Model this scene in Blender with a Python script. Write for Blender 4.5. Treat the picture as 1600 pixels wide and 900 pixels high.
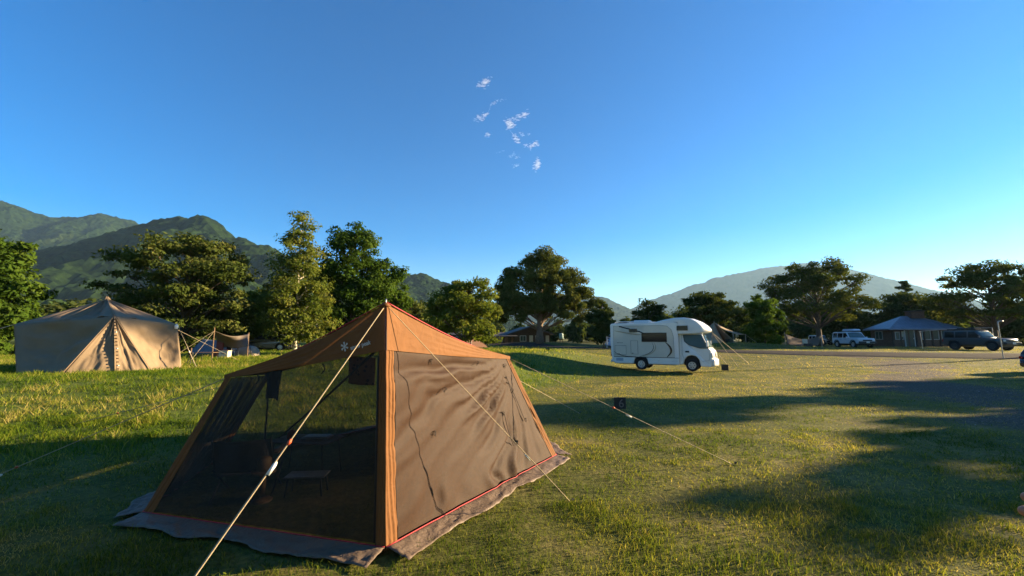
import bpy, bmesh, math, random
import numpy as np
from mathutils import Vector, Matrix

for o in list(bpy.data.objects):
    bpy.data.objects.remove(o)
scene = bpy.context.scene
COL = scene.collection
R = math.radians
rng = np.random.default_rng(7)
random.seed(7)

# ------------------------------------------------------------------ camera
FOC = 640.0                              # focal length in pixels of the 1600 px wide photograph
PITCH = math.atan(78 / FOC)
CAMZ = 1.7
cam_d = bpy.data.cameras.new("camera")
cam = bpy.data.objects.new("camera", cam_d)
COL.objects.link(cam)
cam.location = (0, 0, CAMZ)
cam.rotation_euler = (R(90) + PITCH, 0, 0)
cam_d.sensor_width = 36
cam_d.lens = 36 * FOC / 1600
cam_d.clip_start = 0.05
cam_d.clip_end = 30000
scene.camera = cam

# ------------------------------------------------------------------ sky, sun, exposure
SUN_AZ, SUN_EL = R(75), R(14.5)          # azimuth clockwise from the view direction (+Y)
world = bpy.data.worlds.new("World")
scene.world = world
world.use_nodes = True
wn = world.node_tree
wn.nodes.clear()
w_out = wn.nodes.new("ShaderNodeOutputWorld")
w_bg = wn.nodes.new("ShaderNodeBackground")
w_sky = wn.nodes.new("ShaderNodeTexSky")
w_sky.sky_type = 'NISHITA'
w_sky.sun_disc = False
w_sky.sun_elevation = SUN_EL
w_sky.sun_rotation = SUN_AZ
w_sky.altitude = 600
w_sky.air_density = 1.0
w_sky.dust_density = 0.1
w_sky.ozone_density = 3.0
w_hsv = wn.nodes.new("ShaderNodeHueSaturation")
w_hsv.inputs['Saturation'].default_value = 1.5
w_hsv.inputs['Hue'].default_value = 0.508
wn.links.new(w_sky.outputs[0], w_hsv.inputs['Color'])
wn.links.new(w_hsv.outputs[0], w_bg.inputs[0])
w_bg.inputs[1].default_value = 0.050
wn.links.new(w_bg.outputs[0], w_out.inputs[0])

sun_d = bpy.data.lights.new("sun", 'SUN')
sun_d.energy = 5.0
sun_d.angle = R(0.5)
sun_d.color = (1.0, 0.76, 0.44)
sun = bpy.data.objects.new("sun", sun_d)
COL.objects.link(sun)
SDIR = Vector((math.sin(SUN_AZ) * math.cos(SUN_EL), math.cos(SUN_AZ) * math.cos(SUN_EL), math.sin(SUN_EL)))
sun.rotation_euler = SDIR.to_track_quat('Z', 'Y').to_euler()
sun.location = SDIR * 60

vs = scene.view_settings
vs.view_transform = 'Standard'
vs.look = 'None'
vs.gamma = 1.0
vs.use_curve_mapping = False
vs.exposure = 2.3
cy = scene.cycles
cy.use_denoising = True
cy.max_bounces = 6
cy.diffuse_bounces = 3
cy.glossy_bounces = 2
cy.transmission_bounces = 4
cy.transparent_max_bounces = 16
cy.volume_bounces = 0
cy.use_adaptive_sampling = True

# ------------------------------------------------------------------ helpers
def ray(px, py):
    a, b = (px - 800) / FOC, (450 - py) / FOC
    c, s = math.cos(PITCH), math.sin(PITCH)
    return Vector((a, c - b * s, s + b * c))

def at_y(px, py, Y):
    d = ray(px, py)
    return Vector((0, 0, CAMZ)) + d * (Y / d.y)

def at_z(px, py, z):
    d = ray(px, py)
    return Vector((0, 0, CAMZ)) + d * ((z - CAMZ) / d.z)

def tag(o, label=None, cat=None, group=None, kind=None):
    if label: o['label'] = label
    if cat: o['category'] = cat
    if group: o['group'] = group
    if kind: o['kind'] = kind
    return o

def thing(name, label, cat, loc=(0, 0, 0), rz=0.0, group=None, scale=1.0):
    o = bpy.data.objects.new(name, None)
    o.empty_display_size = 0.2
    COL.objects.link(o)
    o.location = loc
    o.rotation_euler = (0, 0, rz)
    o.scale = (scale,) * 3
    return tag(o, label, cat, group)

def np_mesh(name, v, f, attrs=None, smooth=False):
    v = np.asarray(v, dtype=np.float32)
    f = np.asarray(f, dtype=np.int32)
    me = bpy.data.meshes.new(name)
    n, (m, k) = len(v), f.shape
    me.vertices.add(n)
    me.vertices.foreach_set("co", v.ravel())
    me.loops.add(m * k)
    me.loops.foreach_set("vertex_index", f.ravel())
    me.polygons.add(m)
    me.polygons.foreach_set("loop_start", np.arange(0, m * k, k, dtype=np.int32))
    me.polygons.foreach_set("use_smooth", np.full(m, smooth, dtype=bool))
    for an, av in (attrs or {}).items():
        a = me.attributes.new(an, 'FLOAT', 'POINT')
        a.data.foreach_set("value", np.asarray(av, dtype=np.float32))
    me.update(calc_edges=True)
    return me

def link(name, me, m=None, parent=None, loc=None):
    o = bpy.data.objects.new(name, me)
    COL.objects.link(o)
    if m is not None:
        me.materials.append(m)
    if parent is not None:
        o.parent = parent
    if loc is not None:
        o.location = loc
    return o

def catmull(pts, n):
    pts = [Vector(p) for p in pts]
    if len(pts) == 2:
        return [pts[0].lerp(pts[1], i / n) for i in range(n + 1)]
    P = [2 * pts[0] - pts[1]] + pts + [2 * pts[-1] - pts[-2]]
    out = []
    for i in range(1, len(P) - 2):
        for j in range(n):
            t = j / n
            a, b, c, d = P[i - 1], P[i], P[i + 1], P[i + 2]
            out.append(0.5 * ((2 * b) + (c - a) * t + (2 * a - 5 * b + 4 * c - d) * t * t + (3 * b - a - 3 * c + d) * t ** 3))
    out.append(pts[-1])
    return out

class MB:
    """collects shapes; build() links them as ONE mesh object"""
    def __init__(self):
        self.v, self.f = [], []
    def add(self, vs_, fs_):
        b = len(self.v)
        self.v += [tuple(p) for p in vs_]
        self.f += [tuple(b + i for i in f) for f in fs_]
        return self
    def box(self, c, s, M=None):
        hx, hy, hz = s[0] / 2, s[1] / 2, s[2] / 2
        vs_ = [Vector((x, y, z)) for x in (-hx, hx) for y in (-hy, hy) for z in (-hz, hz)]
        if M is not None:
            vs_ = [M @ p for p in vs_]
        vs_ = [p + Vector(c) for p in vs_]
        return self.add(vs_, [(0, 1, 3, 2), (4, 6, 7, 5), (0, 4, 5, 1), (2, 3, 7, 6), (0, 2, 6, 4), (1, 5, 7, 3)])
    def tube(self, pts, r, n=6, caps=True, flat=1.0):
        pts = [Vector(p) for p in pts]
        rs = r if hasattr(r, '__len__') else [r] * len(pts)
        rings, prev = [], None
        for i, p in enumerate(pts):
            d = (pts[min(i + 1, len(pts) - 1)] - pts[max(i - 1, 0)])
            d = d.normalized() if d.length > 1e-9 else Vector((0, 0, 1))
            if prev is None:
                u = d.cross(Vector((0, 0, 1)))
                if u.length < 0.05:
                    u = d.cross(Vector((1, 0, 0)))
            else:
                u = prev - d * prev.dot(d)
            u.normalize()
            w = d.cross(u)
            prev = u
            rings.append([p + (u * math.cos(2 * math.pi * k / n) + w * flat * math.sin(2 * math.pi * k / n)) * rs[i] for k in range(n)])
        vs_ = [q for rg in rings for q in rg]
        fs_ = []
        for i in range(len(rings) - 1):
            for k in range(n):
                a, b = i * n + k, i * n + (k + 1) % n
                fs_.append((a, b, b + n, a + n))
        if caps:
            fs_.append(tuple(reversed(range(n))))
            fs_.append(tuple(range((len(rings) - 1) * n, len(rings) * n)))
        return self.add(vs_, fs_)
    def lathe(self, prof, c=(0, 0, 0), n=16, axis='Z', caps=True):
        vs_ = []
        for (r, z) in prof:
            for k in range(n):
                a = 2 * math.pi * k / n
                p = (r * math.cos(a), r * math.sin(a), z)
                if axis == 'Y':
                    p = (p[0], p[2], p[1])
                elif axis == 'X':
                    p = (p[2], p[0], p[1])
                vs_.append(Vector(p) + Vector(c))
        fs_ = []
        for i in range(len(prof) - 1):
            for k in range(n):
                a, b = i * n + k, i * n + (k + 1) % n
                fs_.append((a, b, b + n, a + n))
        if caps:
            fs_.append(tuple(reversed(range(n))))
            fs_.append(tuple(range((len(prof) - 1) * n, len(prof) * n)))
        return self.add(vs_, fs_)
    def prism(self, poly, off):
        """closed polygon (3D points) extruded by the vector off"""
        n = len(poly)
        vs_ = [Vector(p) for p in poly] + [Vector(p) + Vector(off) for p in poly]
        fs_ = [tuple(range(n)), tuple(reversed(range(n, 2 * n)))]
        for i in range(n):
            j = (i + 1) % n
            fs_.append((i, i + n, j + n, j))
        return self.add(vs_, fs_)
    def grid(self, fn, nu, nv):
        vs_ = [fn(i / nu, j / nv) for i in range(nu + 1) for j in range(nv + 1)]
        fs_ = [(i * (nv + 1) + j, (i + 1) * (nv + 1) + j, (i + 1) * (nv + 1) + j + 1, i * (nv + 1) + j + 1)
               for i in range(nu) for j in range(nv)]
        return self.add(vs_, fs_)
    def build(self, name, m=None, parent=None, smooth=False, bevel=0.0, seg=2, solid=0.0, loc=None):
        me = bpy.data.meshes.new(name)
        me.from_pydata(self.v, [], self.f)
        bm = bmesh.new()
        bm.from_mesh(me)
        bmesh.ops.recalc_face_normals(bm, faces=bm.faces)
        bm.to_mesh(me)
        bm.free()
        if smooth:
            me.polygons.foreach_set("use_smooth", [True] * len(me.polygons))
        o = link(name, me, m, parent, loc)
        if solid:
            md = o.modifiers.new("thickness", 'SOLIDIFY')
            md.thickness = solid
            md.offset = 0
        if bevel:
            md = o.modifiers.new("bevel", 'BEVEL')
            md.width = bevel
            md.segments = seg
            md.limit_method = 'ANGLE'
            md.angle_limit = R(35)
        return o

# ------------------------------------------------------------------ materials
def nt(name):
    m = bpy.data.materials.new(name)
    m.use_nodes = True
    t = m.node_tree
    return m, t, t.nodes["Principled BSDF"]

def ramp(t, stops, src=None):
    n = t.nodes.new("ShaderNodeValToRGB")
    cr = n.color_ramp
    while len(cr.elements) < len(stops):
        cr.elements.new(0.5)
    for e, (p, c) in zip(cr.elements, stops):
        e.position = p
        e.color = (*c, 1)
    if src is not None:
        t.links.new(src, n.inputs[0])
    return n

def noise_node(t, scale, detail=4, rough=0.55, vec=None, coord='Object', dist=0.0):
    n = t.nodes.new("ShaderNodeTexNoise")
    n.inputs['Scale'].default_value = scale
    n.inputs['Detail'].default_value = detail
    n.inputs['Roughness'].default_value = rough
    n.inputs['Distortion'].default_value = dist
    if vec is None:
        tc = t.nodes.new("ShaderNodeTexCoord")
        vec = tc.outputs[coord]
    t.links.new(vec, n.inputs['Vector'])
    return n

def mat(name, col, rough=0.6, var=0.12, scale=6.0, bump=0.0, bscale=None, metal=0.0, spec=0.4, coat=0.0, detail=4):
    m, t, b = nt(name)
    n = noise_node(t, scale, detail)
    lo = tuple(max(0, c * (1 - var)) for c in col)
    hi = tuple(min(1, c * (1 + var)) for c in col)
    r = ramp(t, [(0.3, lo), (0.7, hi)], n.outputs['Fac'])
    t.links.new(r.outputs[0], b.inputs['Base Color'])
    b.inputs['Roughness'].default_value = rough
    b.inputs['Metallic'].default_value = metal
    b.inputs['Specular IOR Level'].default_value = spec
    b.inputs['Coat Weight'].default_value = coat
    if bump:
        n2 = noise_node(t, bscale or scale * 6, 3)
        bp = t.nodes.new("ShaderNodeBump")
        bp.inputs['Strength'].default_value = bump
        bp.inputs['Distance'].default_value = 0.02
        t.links.new(n2.outputs['Fac'], bp.inputs['Height'])
        t.links.new(bp.outputs[0], b.inputs['Normal'])
    return m

def leaf_mat(name, stops, trans=0.35, tcol=1.25):
    """leaves and grass: colour of each blade from its own 'tint' attribute, some light passes through"""
    m, t, b = nt(name)
    t.nodes.remove(b)
    out = t.nodes["Material Output"]
    a = t.nodes.new("ShaderNodeAttribute")
    a.attribute_name = "tint"
    r = ramp(t, stops, a.outputs['Fac'])
    d = t.nodes.new("ShaderNodeBsdfDiffuse")
    t.links.new(r.outputs[0], d.inputs[0])
    tr = t.nodes.new("ShaderNodeBsdfTranslucent")
    mul = t.nodes.new("ShaderNodeMix")
    mul.data_type = 'RGBA'
    mul.blend_type = 'MULTIPLY'
    mul.inputs[0].default_value = 1
    mul.inputs[7].default_value = (tcol * 1.1, tcol * 1.1, tcol * 0.6, 1)
    t.links.new(r.outputs[0], mul.inputs[6])
    t.links.new(mul.outputs[2], tr.inputs[0])
    mx = t.nodes.new("ShaderNodeMixShader")
    mx.inputs[0].default_value = trans
    t.links.new(d.outputs[0], mx.inputs[1])
    t.links.new(tr.outputs[0], mx.inputs[2])
    t.links.new(mx.outputs[0], out.inputs[0])
    return m

# ------------------------------------------------------------------ lattice noise
_L = np.random.default_rng(3).random((256, 256))
def vnoise(x, y, s=0):
    x = np.asarray(x, float) + s * 17.31
    y = np.asarray(y, float) + s * 9.77
    xi, yi = np.floor(x).astype(int), np.floor(y).astype(int)
    fx, fy = x - xi, y - yi
    fx, fy = fx * fx * (3 - 2 * fx), fy * fy * (3 - 2 * fy)
    g = lambda i, j: _L[i & 255, j & 255]
    return (g(xi, yi) * (1 - fx) + g(xi + 1, yi) * fx) * (1 - fy) + (g(xi, yi + 1) * (1 - fx) + g(xi + 1, yi + 1) * fx) * fy

def fbm(x, y, o=4, s=0):
    t, a, n = 0, 0.5, 0
    for i in range(o):
        t = t + a * vnoise(x * 2 ** i, y * 2 ** i, s + i)
        n += a
        a *= 0.5
    return t / n - 0.5

def sstep(t):
    t = np.clip(t, 0, 1)
    return t * t * (3 - 2 * t)

# ------------------------------------------------------------------ terrain height
FOOT = np.array([(-60, 1), (-15, 4.0), (-7, 5.6), (-3, 7.4), (0.7, 14), (5.5, 21.5), (9, 26), (15, 26), (30, 24), (60, 20)], float)
WID = np.array([(-60, 7), (-15, 7), (-3, 6.5), (0.7, 14), (5.5, 17), (9, 13), (15, 12), (60, 12)], float)
TOPZ = 0.62
def seg_dist(x, y, pts):
    best = np.full(np.shape(x), 1e9)
    for (ax, ay), (bx, by) in zip(pts[:-1], pts[1:]):
        dx, dy = bx - ax, by - ay
        t = np.clip(((x - ax) * dx + (y - ay) * dy) / (dx * dx + dy * dy), 0, 1)
        best = np.minimum(best, np.hypot(x - ax - t * dx, y - ay - t * dy))
    return best

MOUNDS = [(23.5, 43.0, 6.5, 2.4, 0.62), (3.6, 55.0, 7.5, 2.2, 0.55), (-25, 60, 9, 3, 0.3)]
def gz(x, y):
    x = np.asarray(x, float)
    y = np.asarray(y, float)
    s = (y - np.interp(x, FOOT[:, 0], FOOT[:, 1])) / np.interp(x, WID[:, 0], WID[:, 1])
    z = TOPZ * sstep(s)
    z = z - 0.17 * np.exp(-((x - 10) / 9) ** 2 - ((y - 19) / 7) ** 2)
    for (mx, my, sx, sy, h) in MOUNDS:
        z = z + h * np.exp(-((x - mx) / sx) ** 2 - ((y - my) / sy) ** 2)
    z = z + 0.40 * np.exp(-(seg_dist(x, y, [(-6.0, 16.0), (0.2, 22.5), (4.6, 28.5)]) / 2.5) ** 2)
    near = np.exp(-(np.hypot(x, y) / 90) ** 2)
    return z + near * (0.07 * fbm(x * 0.35, y * 0.35, 3, 5) + 0.02 * fbm(x * 2.2, y * 2.2, 2, 9))

def gz1(x, y):
    return float(gz(np.array([x]), np.array([y]))[0])

def on(x, y, dz=0.0):
    return Vector((x, y, gz1(x, y) + dz))

GRAVEL = [(12.0, 3.0), (10.6, 7.0), (12.6, 11.5), (16.5, 17.0), (22.0, 23.5), (27.0, 29.5)]
def gravel_mask(x, y):
    w = 1.9 + 0.03 * np.asarray(y)
    d = seg_dist(x, y, GRAVEL)
    return np.clip(0.88 - d / w + 2.4 * fbm(np.asarray(x) * 0.45, np.asarray(y) * 0.45, 4, 21), 0, 1)

# ------------------------------------------------------------------ ground
def axis(lo, hi, step, far):
    a = np.arange(lo, hi + 1e-6, step)
    g = step * 1.35 ** np.arange(1, 60)
    up = hi + np.cumsum(g)
    dn = lo - np.cumsum(g)
    up, dn = up[up < far], dn[dn > -far]
    return np.concatenate([[-far], dn[::-1], a, up, [far]])
gxs, gys = axis(-26, 40, 0.3, 8000), axis(-4, 58, 0.3, 8000)
GX, GY = np.meshgrid(gxs, gys, indexing='ij')
GZ = gz(GX, GY)
nx, ny = GX.shape
idx = np.arange(nx * ny).reshape(nx, ny)
gf = np.stack([idx[:-1, :-1], idx[1:, :-1], idx[1:, 1:], idx[:-1, 1:]], -1).reshape(-1, 4)
gm = gravel_mask(GX, GY)
gbank = sstep((GY - np.interp(GX, FOOT[:, 0], FOOT[:, 1]) + 1.0) / 2.5) * sstep((9 - GX) / 8)
me = np_mesh("ground", np.stack([GX, GY, GZ], -1).reshape(-1, 3), gf, {"gravel": gm.ravel(), "bank": gbank.ravel()}, smooth=True)

m_ground, t, b = nt("ground_turf")
tc = t.nodes.new("ShaderNodeTexCoord")
n1 = noise_node(t, 0.8, 6, 0.65, tc.outputs['Object'])
n2 = noise_node(t, 14, 5, 0.7, tc.outputs['Object'])
n3 = noise_node(t, 22, 5, 0.75, tc.outputs['Object'])
r1 = ramp(t, [(0.30, (0.060, 0.075, 0.018)), (0.52, (0.115, 0.118, 0.032)), (0.70, (0.200, 0.165, 0.066))], n1.outputs['Fac'])
r2 = ramp(t, [(0.35, (0.55, 0.55, 0.5)), (0.65, (1.25, 1.2, 1.1))], n2.outputs['Fac'])
mm = t.nodes.new("ShaderNodeMix"); mm.data_type = 'RGBA'; mm.blend_type = 'MULTIPLY'; mm.inputs[0].default_value = 1
t.links.new(r1.outputs[0], mm.inputs[6]); t.links.new(r2.outputs[0], mm.inputs[7])
ab = t.nodes.new("ShaderNodeAttribute"); ab.attribute_name = "bank"
mb_ = t.nodes.new("ShaderNodeMix"); mb_.data_type = 'RGBA'
rbk = ramp(t, [(0.3, (0.060, 0.095, 0.016)), (0.7, (0.120, 0.145, 0.028))], n2.outputs['Fac'])
t.links.new(ab.outputs['Fac'], mb_.inputs[0]); t.links.new(mm.outputs[2], mb_.inputs[6]); t.links.new(rbk.outputs[0], mb_.inputs[7])
rg = ramp(t, [(0.34, (0.026, 0.021, 0.015)), (0.5, (0.074, 0.060, 0.042)), (0.66, (0.19, 0.16, 0.12))], n3.outputs['Fac'])
ag = t.nodes.new("ShaderNodeAttribute"); ag.attribute_name = "gravel"
adn = t.nodes.new("ShaderNodeMath"); adn.operation = 'MULTIPLY_ADD'
t.links.new(n2.outputs['Fac'], adn.inputs[0]); adn.inputs[1].default_value = 1.7; t.links.new(ag.outputs['Fac'], adn.inputs[2])
mg = t.nodes.new("ShaderNodeMix"); mg.data_type = 'RGBA'
mrg = t.nodes.new('ShaderNodeMapRange'); mrg.inputs[1].default_value = 1.12; mrg.inputs[2].default_value = 1.42
t.links.new(adn.outputs[0], mrg.inputs[0]); t.links.new(mrg.outputs[0], mg.inputs[0]); t.links.new(mb_.outputs[2], mg.inputs[6]); t.links.new(rg.outputs[0], mg.inputs[7])
t.links.new(mg.outputs[2], b.inputs['Base Color'])
b.inputs['Roughness'].default_value = 0.95
b.inputs['Specular IOR Level'].default_value = 0.1
bp = t.nodes.new("ShaderNodeBump"); bp.inputs['Strength'].default_value = 0.7; bp.inputs['Distance'].default_value = 0.03
t.links.new(n2.outputs['Fac'], bp.inputs['Height']); t.links.new(bp.outputs[0], b.inputs['Normal'])
tag(link("ground", me, m_ground), kind='structure')

# asphalt lane across the plateau: a slab whose top lies just above the turf
ROAD = catmull([(-60, 66, 0), (-30, 62, 0), (0, 54, 0), (10, 43, 0), (19, 35.5, 0), (30, 31.5, 0), (44, 29, 0), (70, 27, 0)], 14)
m_road = mat("asphalt", (0.048, 0.044, 0.042), 0.95, 0.25, 3.0, 0.3, 60, spec=0.03)
mbv = MB()
ROADC = [(p.x, p.y) for p in ROAD]
for i, p in enumerate(ROAD):
    d = (ROAD[min(i + 1, len(ROAD) - 1)] - ROAD[max(i - 1, 0)]).normalized()
    nrm = Vector((-d.y, d.x, 0))
    for sgn in (-1, -0.93, -0.45, 0, 0.45, 0.93, 1):
        q = p + nrm * sgn * 2.0
        mbv.v.append((q.x, q.y, gz1(q.x, q.y) + (-0.05 if abs(sgn) == 1 else 0.012 + 0.02 * (1 - sgn * sgn))))
for i in range(len(ROAD) - 1):
    for k in range(6):
        a = i * 7 + k
        mbv.f.append((a, a + 1, a + 8, a + 7))
tag(mbv.build("road", m_road, smooth=True), kind='structure')

# ------------------------------------------------------------------ mountains
def mountain(name, ridges, x0, x1, y0, y1, step, m, rough=(60, 0.12), canopy=5.0, seed=0):
    xs, ys = np.arange(x0, x1, step), np.arange(y0, y1, step)
    X, Y = np.meshgrid(xs, ys, indexing='ij')
    Z = np.full(X.shape, -500.0)
    wx = X + 80 * fbm(X / 260, Y / 260, 3, seed + 40) * rough[0] / 60
    wy = Y + 80 * fbm(X / 260, Y / 260, 3, seed + 60) * rough[0] / 60
    for pts, k in ridges:
        for (a, c) in zip(pts[:-1], pts[1:]):
            dx, dy = c.x - a.x, c.y - a.y
            tt = np.clip(((wx - a.x) * dx + (wy - a.y) * dy) / (dx * dx + dy * dy), 0, 1)
            dd = np.hypot(wx - a.x - tt * dx, wy - a.y - tt * dy)
            dr = np.sqrt(dd * dd + (step * 2.5) ** 2) - step * 2.5
            Z = np.maximum(Z, a.z + (c.z - a.z) * tt - k * dr)
    top = max(p.z for r_ in ridges for p in r_[0])
    fall = sstep((top * 1.02 - Z) / (top * 0.3))
    Z = Z + fall * top * rough[1] * (np.abs(fbm(X / rough[0] / 4, Y / rough[0] / 4, 4, seed)) * -2.0 + 0.05)
    g = np.random.default_rng(seed)
    Z = Z + canopy * (vnoise(X / (2.2 * step), Y / (2.2 * step), seed + 3) + 1.3 * g.random(X.shape))
    keep = Z > -20
    I = np.arange(X.size).reshape(X.shape)
    fc = np.stack([I[:-1, :-1], I[1:, :-1], I[1:, 1:], I[:-1, 1:]], -1).reshape(-1, 4)
    kk = (keep[:-1, :-1] | keep[1:, :-1] | keep[1:, 1:] | keep[:-1, 1:]).ravel()
    fc = fc[kk]
    used = np.unique(fc)
    remap = np.zeros(X.size, int); remap[used] = np.arange(len(used))
    V = np.stack([X, Y, np.maximum(Z, -2.5)], -1).reshape(-1, 3)[used]
    o = link(name, np_mesh(name, V, remap[fc], smooth=False), m)
    return tag(o, kind='structure')

def forest_mat(name, a, b_, c_, scale):
    m, t, b = nt(name)
    n = noise_node(t, scale, 5, 0.7)
    n2 = noise_node(t, scale * 9, 3, 0.7)
    r = ramp(t, [(0.3, a), (0.55, b_), (0.75, c_)], n.outputs['Fac'])
    r2 = ramp(t, [(0.32, (0.25, 0.27, 0.3)), (0.68, (1.8, 1.75, 1.5))], n2.outputs['Fac'])
    mx = t.nodes.new("ShaderNodeMix"); mx.data_type = 'RGBA'; mx.blend_type = 'MULTIPLY'; mx.inputs[0].default_value = 1
    t.links.new(r.outputs[0], mx.inputs[6]); t.links.new(r2.outputs[0], mx.inputs[7])
    t.links.new(mx.outputs[2], b.inputs['Base Color'])
    b.inputs['Roughness'].default_value = 1
    b.inputs['Specular IOR Level'].default_value = 0
    return m
m_forest = forest_mat("mountain_forest", (0.007, 0.015, 0.006), (0.012, 0.023, 0.008), (0.028, 0.037, 0.013), 0.006)
m_forest_near = forest_mat("hill_forest", (0.015, 0.029, 0.008), (0.025, 0.042, 0.012), (0.042, 0.056, 0.017), 0.02)
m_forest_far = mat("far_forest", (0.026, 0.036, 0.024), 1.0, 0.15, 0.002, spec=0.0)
P = lambda l: [at_y(*p) for p in l]
mountain("mountain", [
    (P([(-420, 256, 1500), (-200, 284, 1700), (0, 316, 1900), (40, 331, 1970), (75, 341, 2000), (120, 341, 2070), (160, 336, 2100), (205, 346, 2150), (260, 376, 2200), (340, 404, 2250)]), 0.62),
    (P([(160, 336, 2100), (125, 392, 1850), (80, 436, 1600)]), 0.75),
    (P([(75, 341, 2000), (55, 392, 1760), (20, 436, 1480)]), 0.75),
    (P([(0, 316, 1900), (-20, 390, 1580), (-60, 440, 1300)]), 0.75),
    (P([(318, 345, 1060), (290, 346, 1090), (262, 350, 1160), (235, 358, 1240), (212, 370, 1310), (180, 402, 1400), (130, 436, 1530), (70, 464, 1660)]), 0.66),
    (P([(318, 345, 1060), (345, 358, 1040), (400, 384, 1000), (450, 409, 960), (510, 434, 930), (580, 480, 860)]), 0.66),
    (P([(312, 346, 1060), (322, 384, 930), (345, 426, 800), (395, 466, 700)]), 0.75),
    (P([(400, 384, 1000), (430, 424, 870), (470, 462, 750)]), 0.78),
    ], -3600, -160, 430, 2600, 7.2, m_forest, (42, 0.14), 6.5, 1)
mountain("hill", [
    (P([(-200, 440, 430), (-60, 455, 470), (40, 464, 480), (90, 472, 480), (140, 492, 470), (200, 512, 450)]), 0.45),
    ], -1000, -250, 250, 680, 3.2, m_forest_near, (20, 0.05), 3.6, 5)
mountain("mountain", [
    (P([(520, 452, 1250), (580, 436, 1280), (632, 431, 1300), (662, 431, 1300), (690, 444, 1280), (715, 458, 1260), (770, 485, 1230)]), 0.6),
    (P([(640, 432, 1300), (620, 470, 1050)]), 0.6),
    ], -850, 150, 800, 1700, 6.5, m_forest, (50, 0.10), 6.0, 9)
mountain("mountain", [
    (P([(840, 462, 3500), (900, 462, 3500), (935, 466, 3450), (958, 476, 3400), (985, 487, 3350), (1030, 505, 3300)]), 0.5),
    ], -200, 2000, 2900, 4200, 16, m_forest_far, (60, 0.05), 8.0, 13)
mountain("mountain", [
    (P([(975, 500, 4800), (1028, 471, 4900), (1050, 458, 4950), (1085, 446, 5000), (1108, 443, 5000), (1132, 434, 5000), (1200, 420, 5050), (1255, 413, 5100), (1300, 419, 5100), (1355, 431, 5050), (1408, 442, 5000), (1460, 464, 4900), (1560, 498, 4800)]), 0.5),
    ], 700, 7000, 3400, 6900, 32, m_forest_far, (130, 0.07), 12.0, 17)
# ------------------------------------------------------------------ trees
M_LEAF = {
    'bright': leaf_mat("leaf_bright", [(0, (0.022, 0.046, 0.007)), (0.5, (0.048, 0.088, 0.012)), (1, (0.100, 0.138, 0.024))], 0.35),
    'olive': leaf_mat("leaf_olive", [(0, (0.028, 0.045, 0.009)), (0.5, (0.062, 0.082, 0.018)), (1, (0.125, 0.118, 0.034))], 0.3),
    'birch': leaf_mat("leaf_birch", [(0, (0.050, 0.078, 0.012)), (0.5, (0.110, 0.138, 0.024)), (1, (0.215, 0.200, 0.050))], 0.42),
    'deep': leaf_mat("leaf_deep", [(0, (0.022, 0.046, 0.008)), (0.5, (0.045, 0.085, 0.012)), (1, (0.090, 0.130, 0.022))], 0.35),
    'gold': leaf_mat("leaf_gold", [(0, (0.036, 0.054, 0.011)), (0.5, (0.084, 0.100, 0.022)), (1, (0.165, 0.150, 0.042))], 0.3),
    'dark': leaf_mat("leaf_dark", [(0, (0.022, 0.036, 0.010)), (0.5, (0.042, 0.062, 0.015)), (1, (0.085, 0.095, 0.026))], 0.3),
}
m_bark = mat("bark", (0.085, 0.062, 0.042), 0.95, 0.4, 9, 0.6, 30)
m_bark_pale = mat("pale_bark", (0.17, 0.12, 0.08), 0.9, 0.3, 9, 0.5, 25)
def birch_bark():
    m, t, b = nt("birch_bark")
    tc = t.nodes.new("ShaderNodeTexCoord")
    mp = t.nodes.new("ShaderNodeMapping")
    mp.inputs['Scale'].default_value = (2, 2, 7)
    t.links.new(tc.outputs['Object'], mp.inputs[0])
    n = noise_node(t, 2.2, 4, 0.6, mp.outputs[0])
    r = ramp(t, [(0.38, (0.10, 0.08, 0.06)), (0.46, (0.55, 0.48, 0.38)), (0.7, (0.66, 0.60, 0.50))], n.outputs['Fac'])
    t.links.new(r.outputs[0], b.inputs['Base Color'])
    b.inputs['Roughness'].default_value = 0.8
    return m
m_birch = birch_bark()

def make_lobes(g, shape, h, cb, rad, n, lr, fz, dy=0.8):
    """clumps of the crown in tree coordinates"""
    out, tries = [], 0
    while len(out) < n and tries < n * 60:
        tries += 1
        u = g.random()
        if shape == 'cone':
            u = u ** 1.3
            prof = (1 - u) ** 0.75 * (0.55 + 0.45 * min(1, u * 5))
        elif shape == 'column':
            prof = math.sin(math.pi * (0.10 + 0.82 * u)) ** 0.5
        elif shape == 'spread':
            u = u ** 0.7
            prof = (math.sqrt(max(0, 1 - (u * 1.02 - 0.25) ** 2)) if u > 0.25 else 0.8 + 0.8 * u) * (1 - max(0, u - 0.7) * 1.2)
        elif shape == 'umbrella':
            u = 0.35 + 0.65 * g.random() ** 0.8
            prof = math.sqrt(max(0.02, 1 - u * u * 0.92)) * 1.1
        else:
            prof = math.sqrt(max(0.02, 1 - (2 * u - 1) ** 2 * 0.95))
        a = g.random() * 2 * math.pi
        q = prof * (g.random() ** 0.45)
        r = lr * (0.7 + 0.6 * g.random())
        p = np.array([math.cos(a) * q * (rad - r * 0.55), math.sin(a) * q * (rad - r * 0.55) * dy, h * cb + u * h * (1 - cb) - r * fz * 0.5])
        if all(np.linalg.norm((p - o[0]) / np.array([1, 1, max(0.5, fz)])) > 0.62 * (r + o[1]) * 0.9 for o in out) or tries > n * 40:
            out.append((p, r))
    return out

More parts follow.
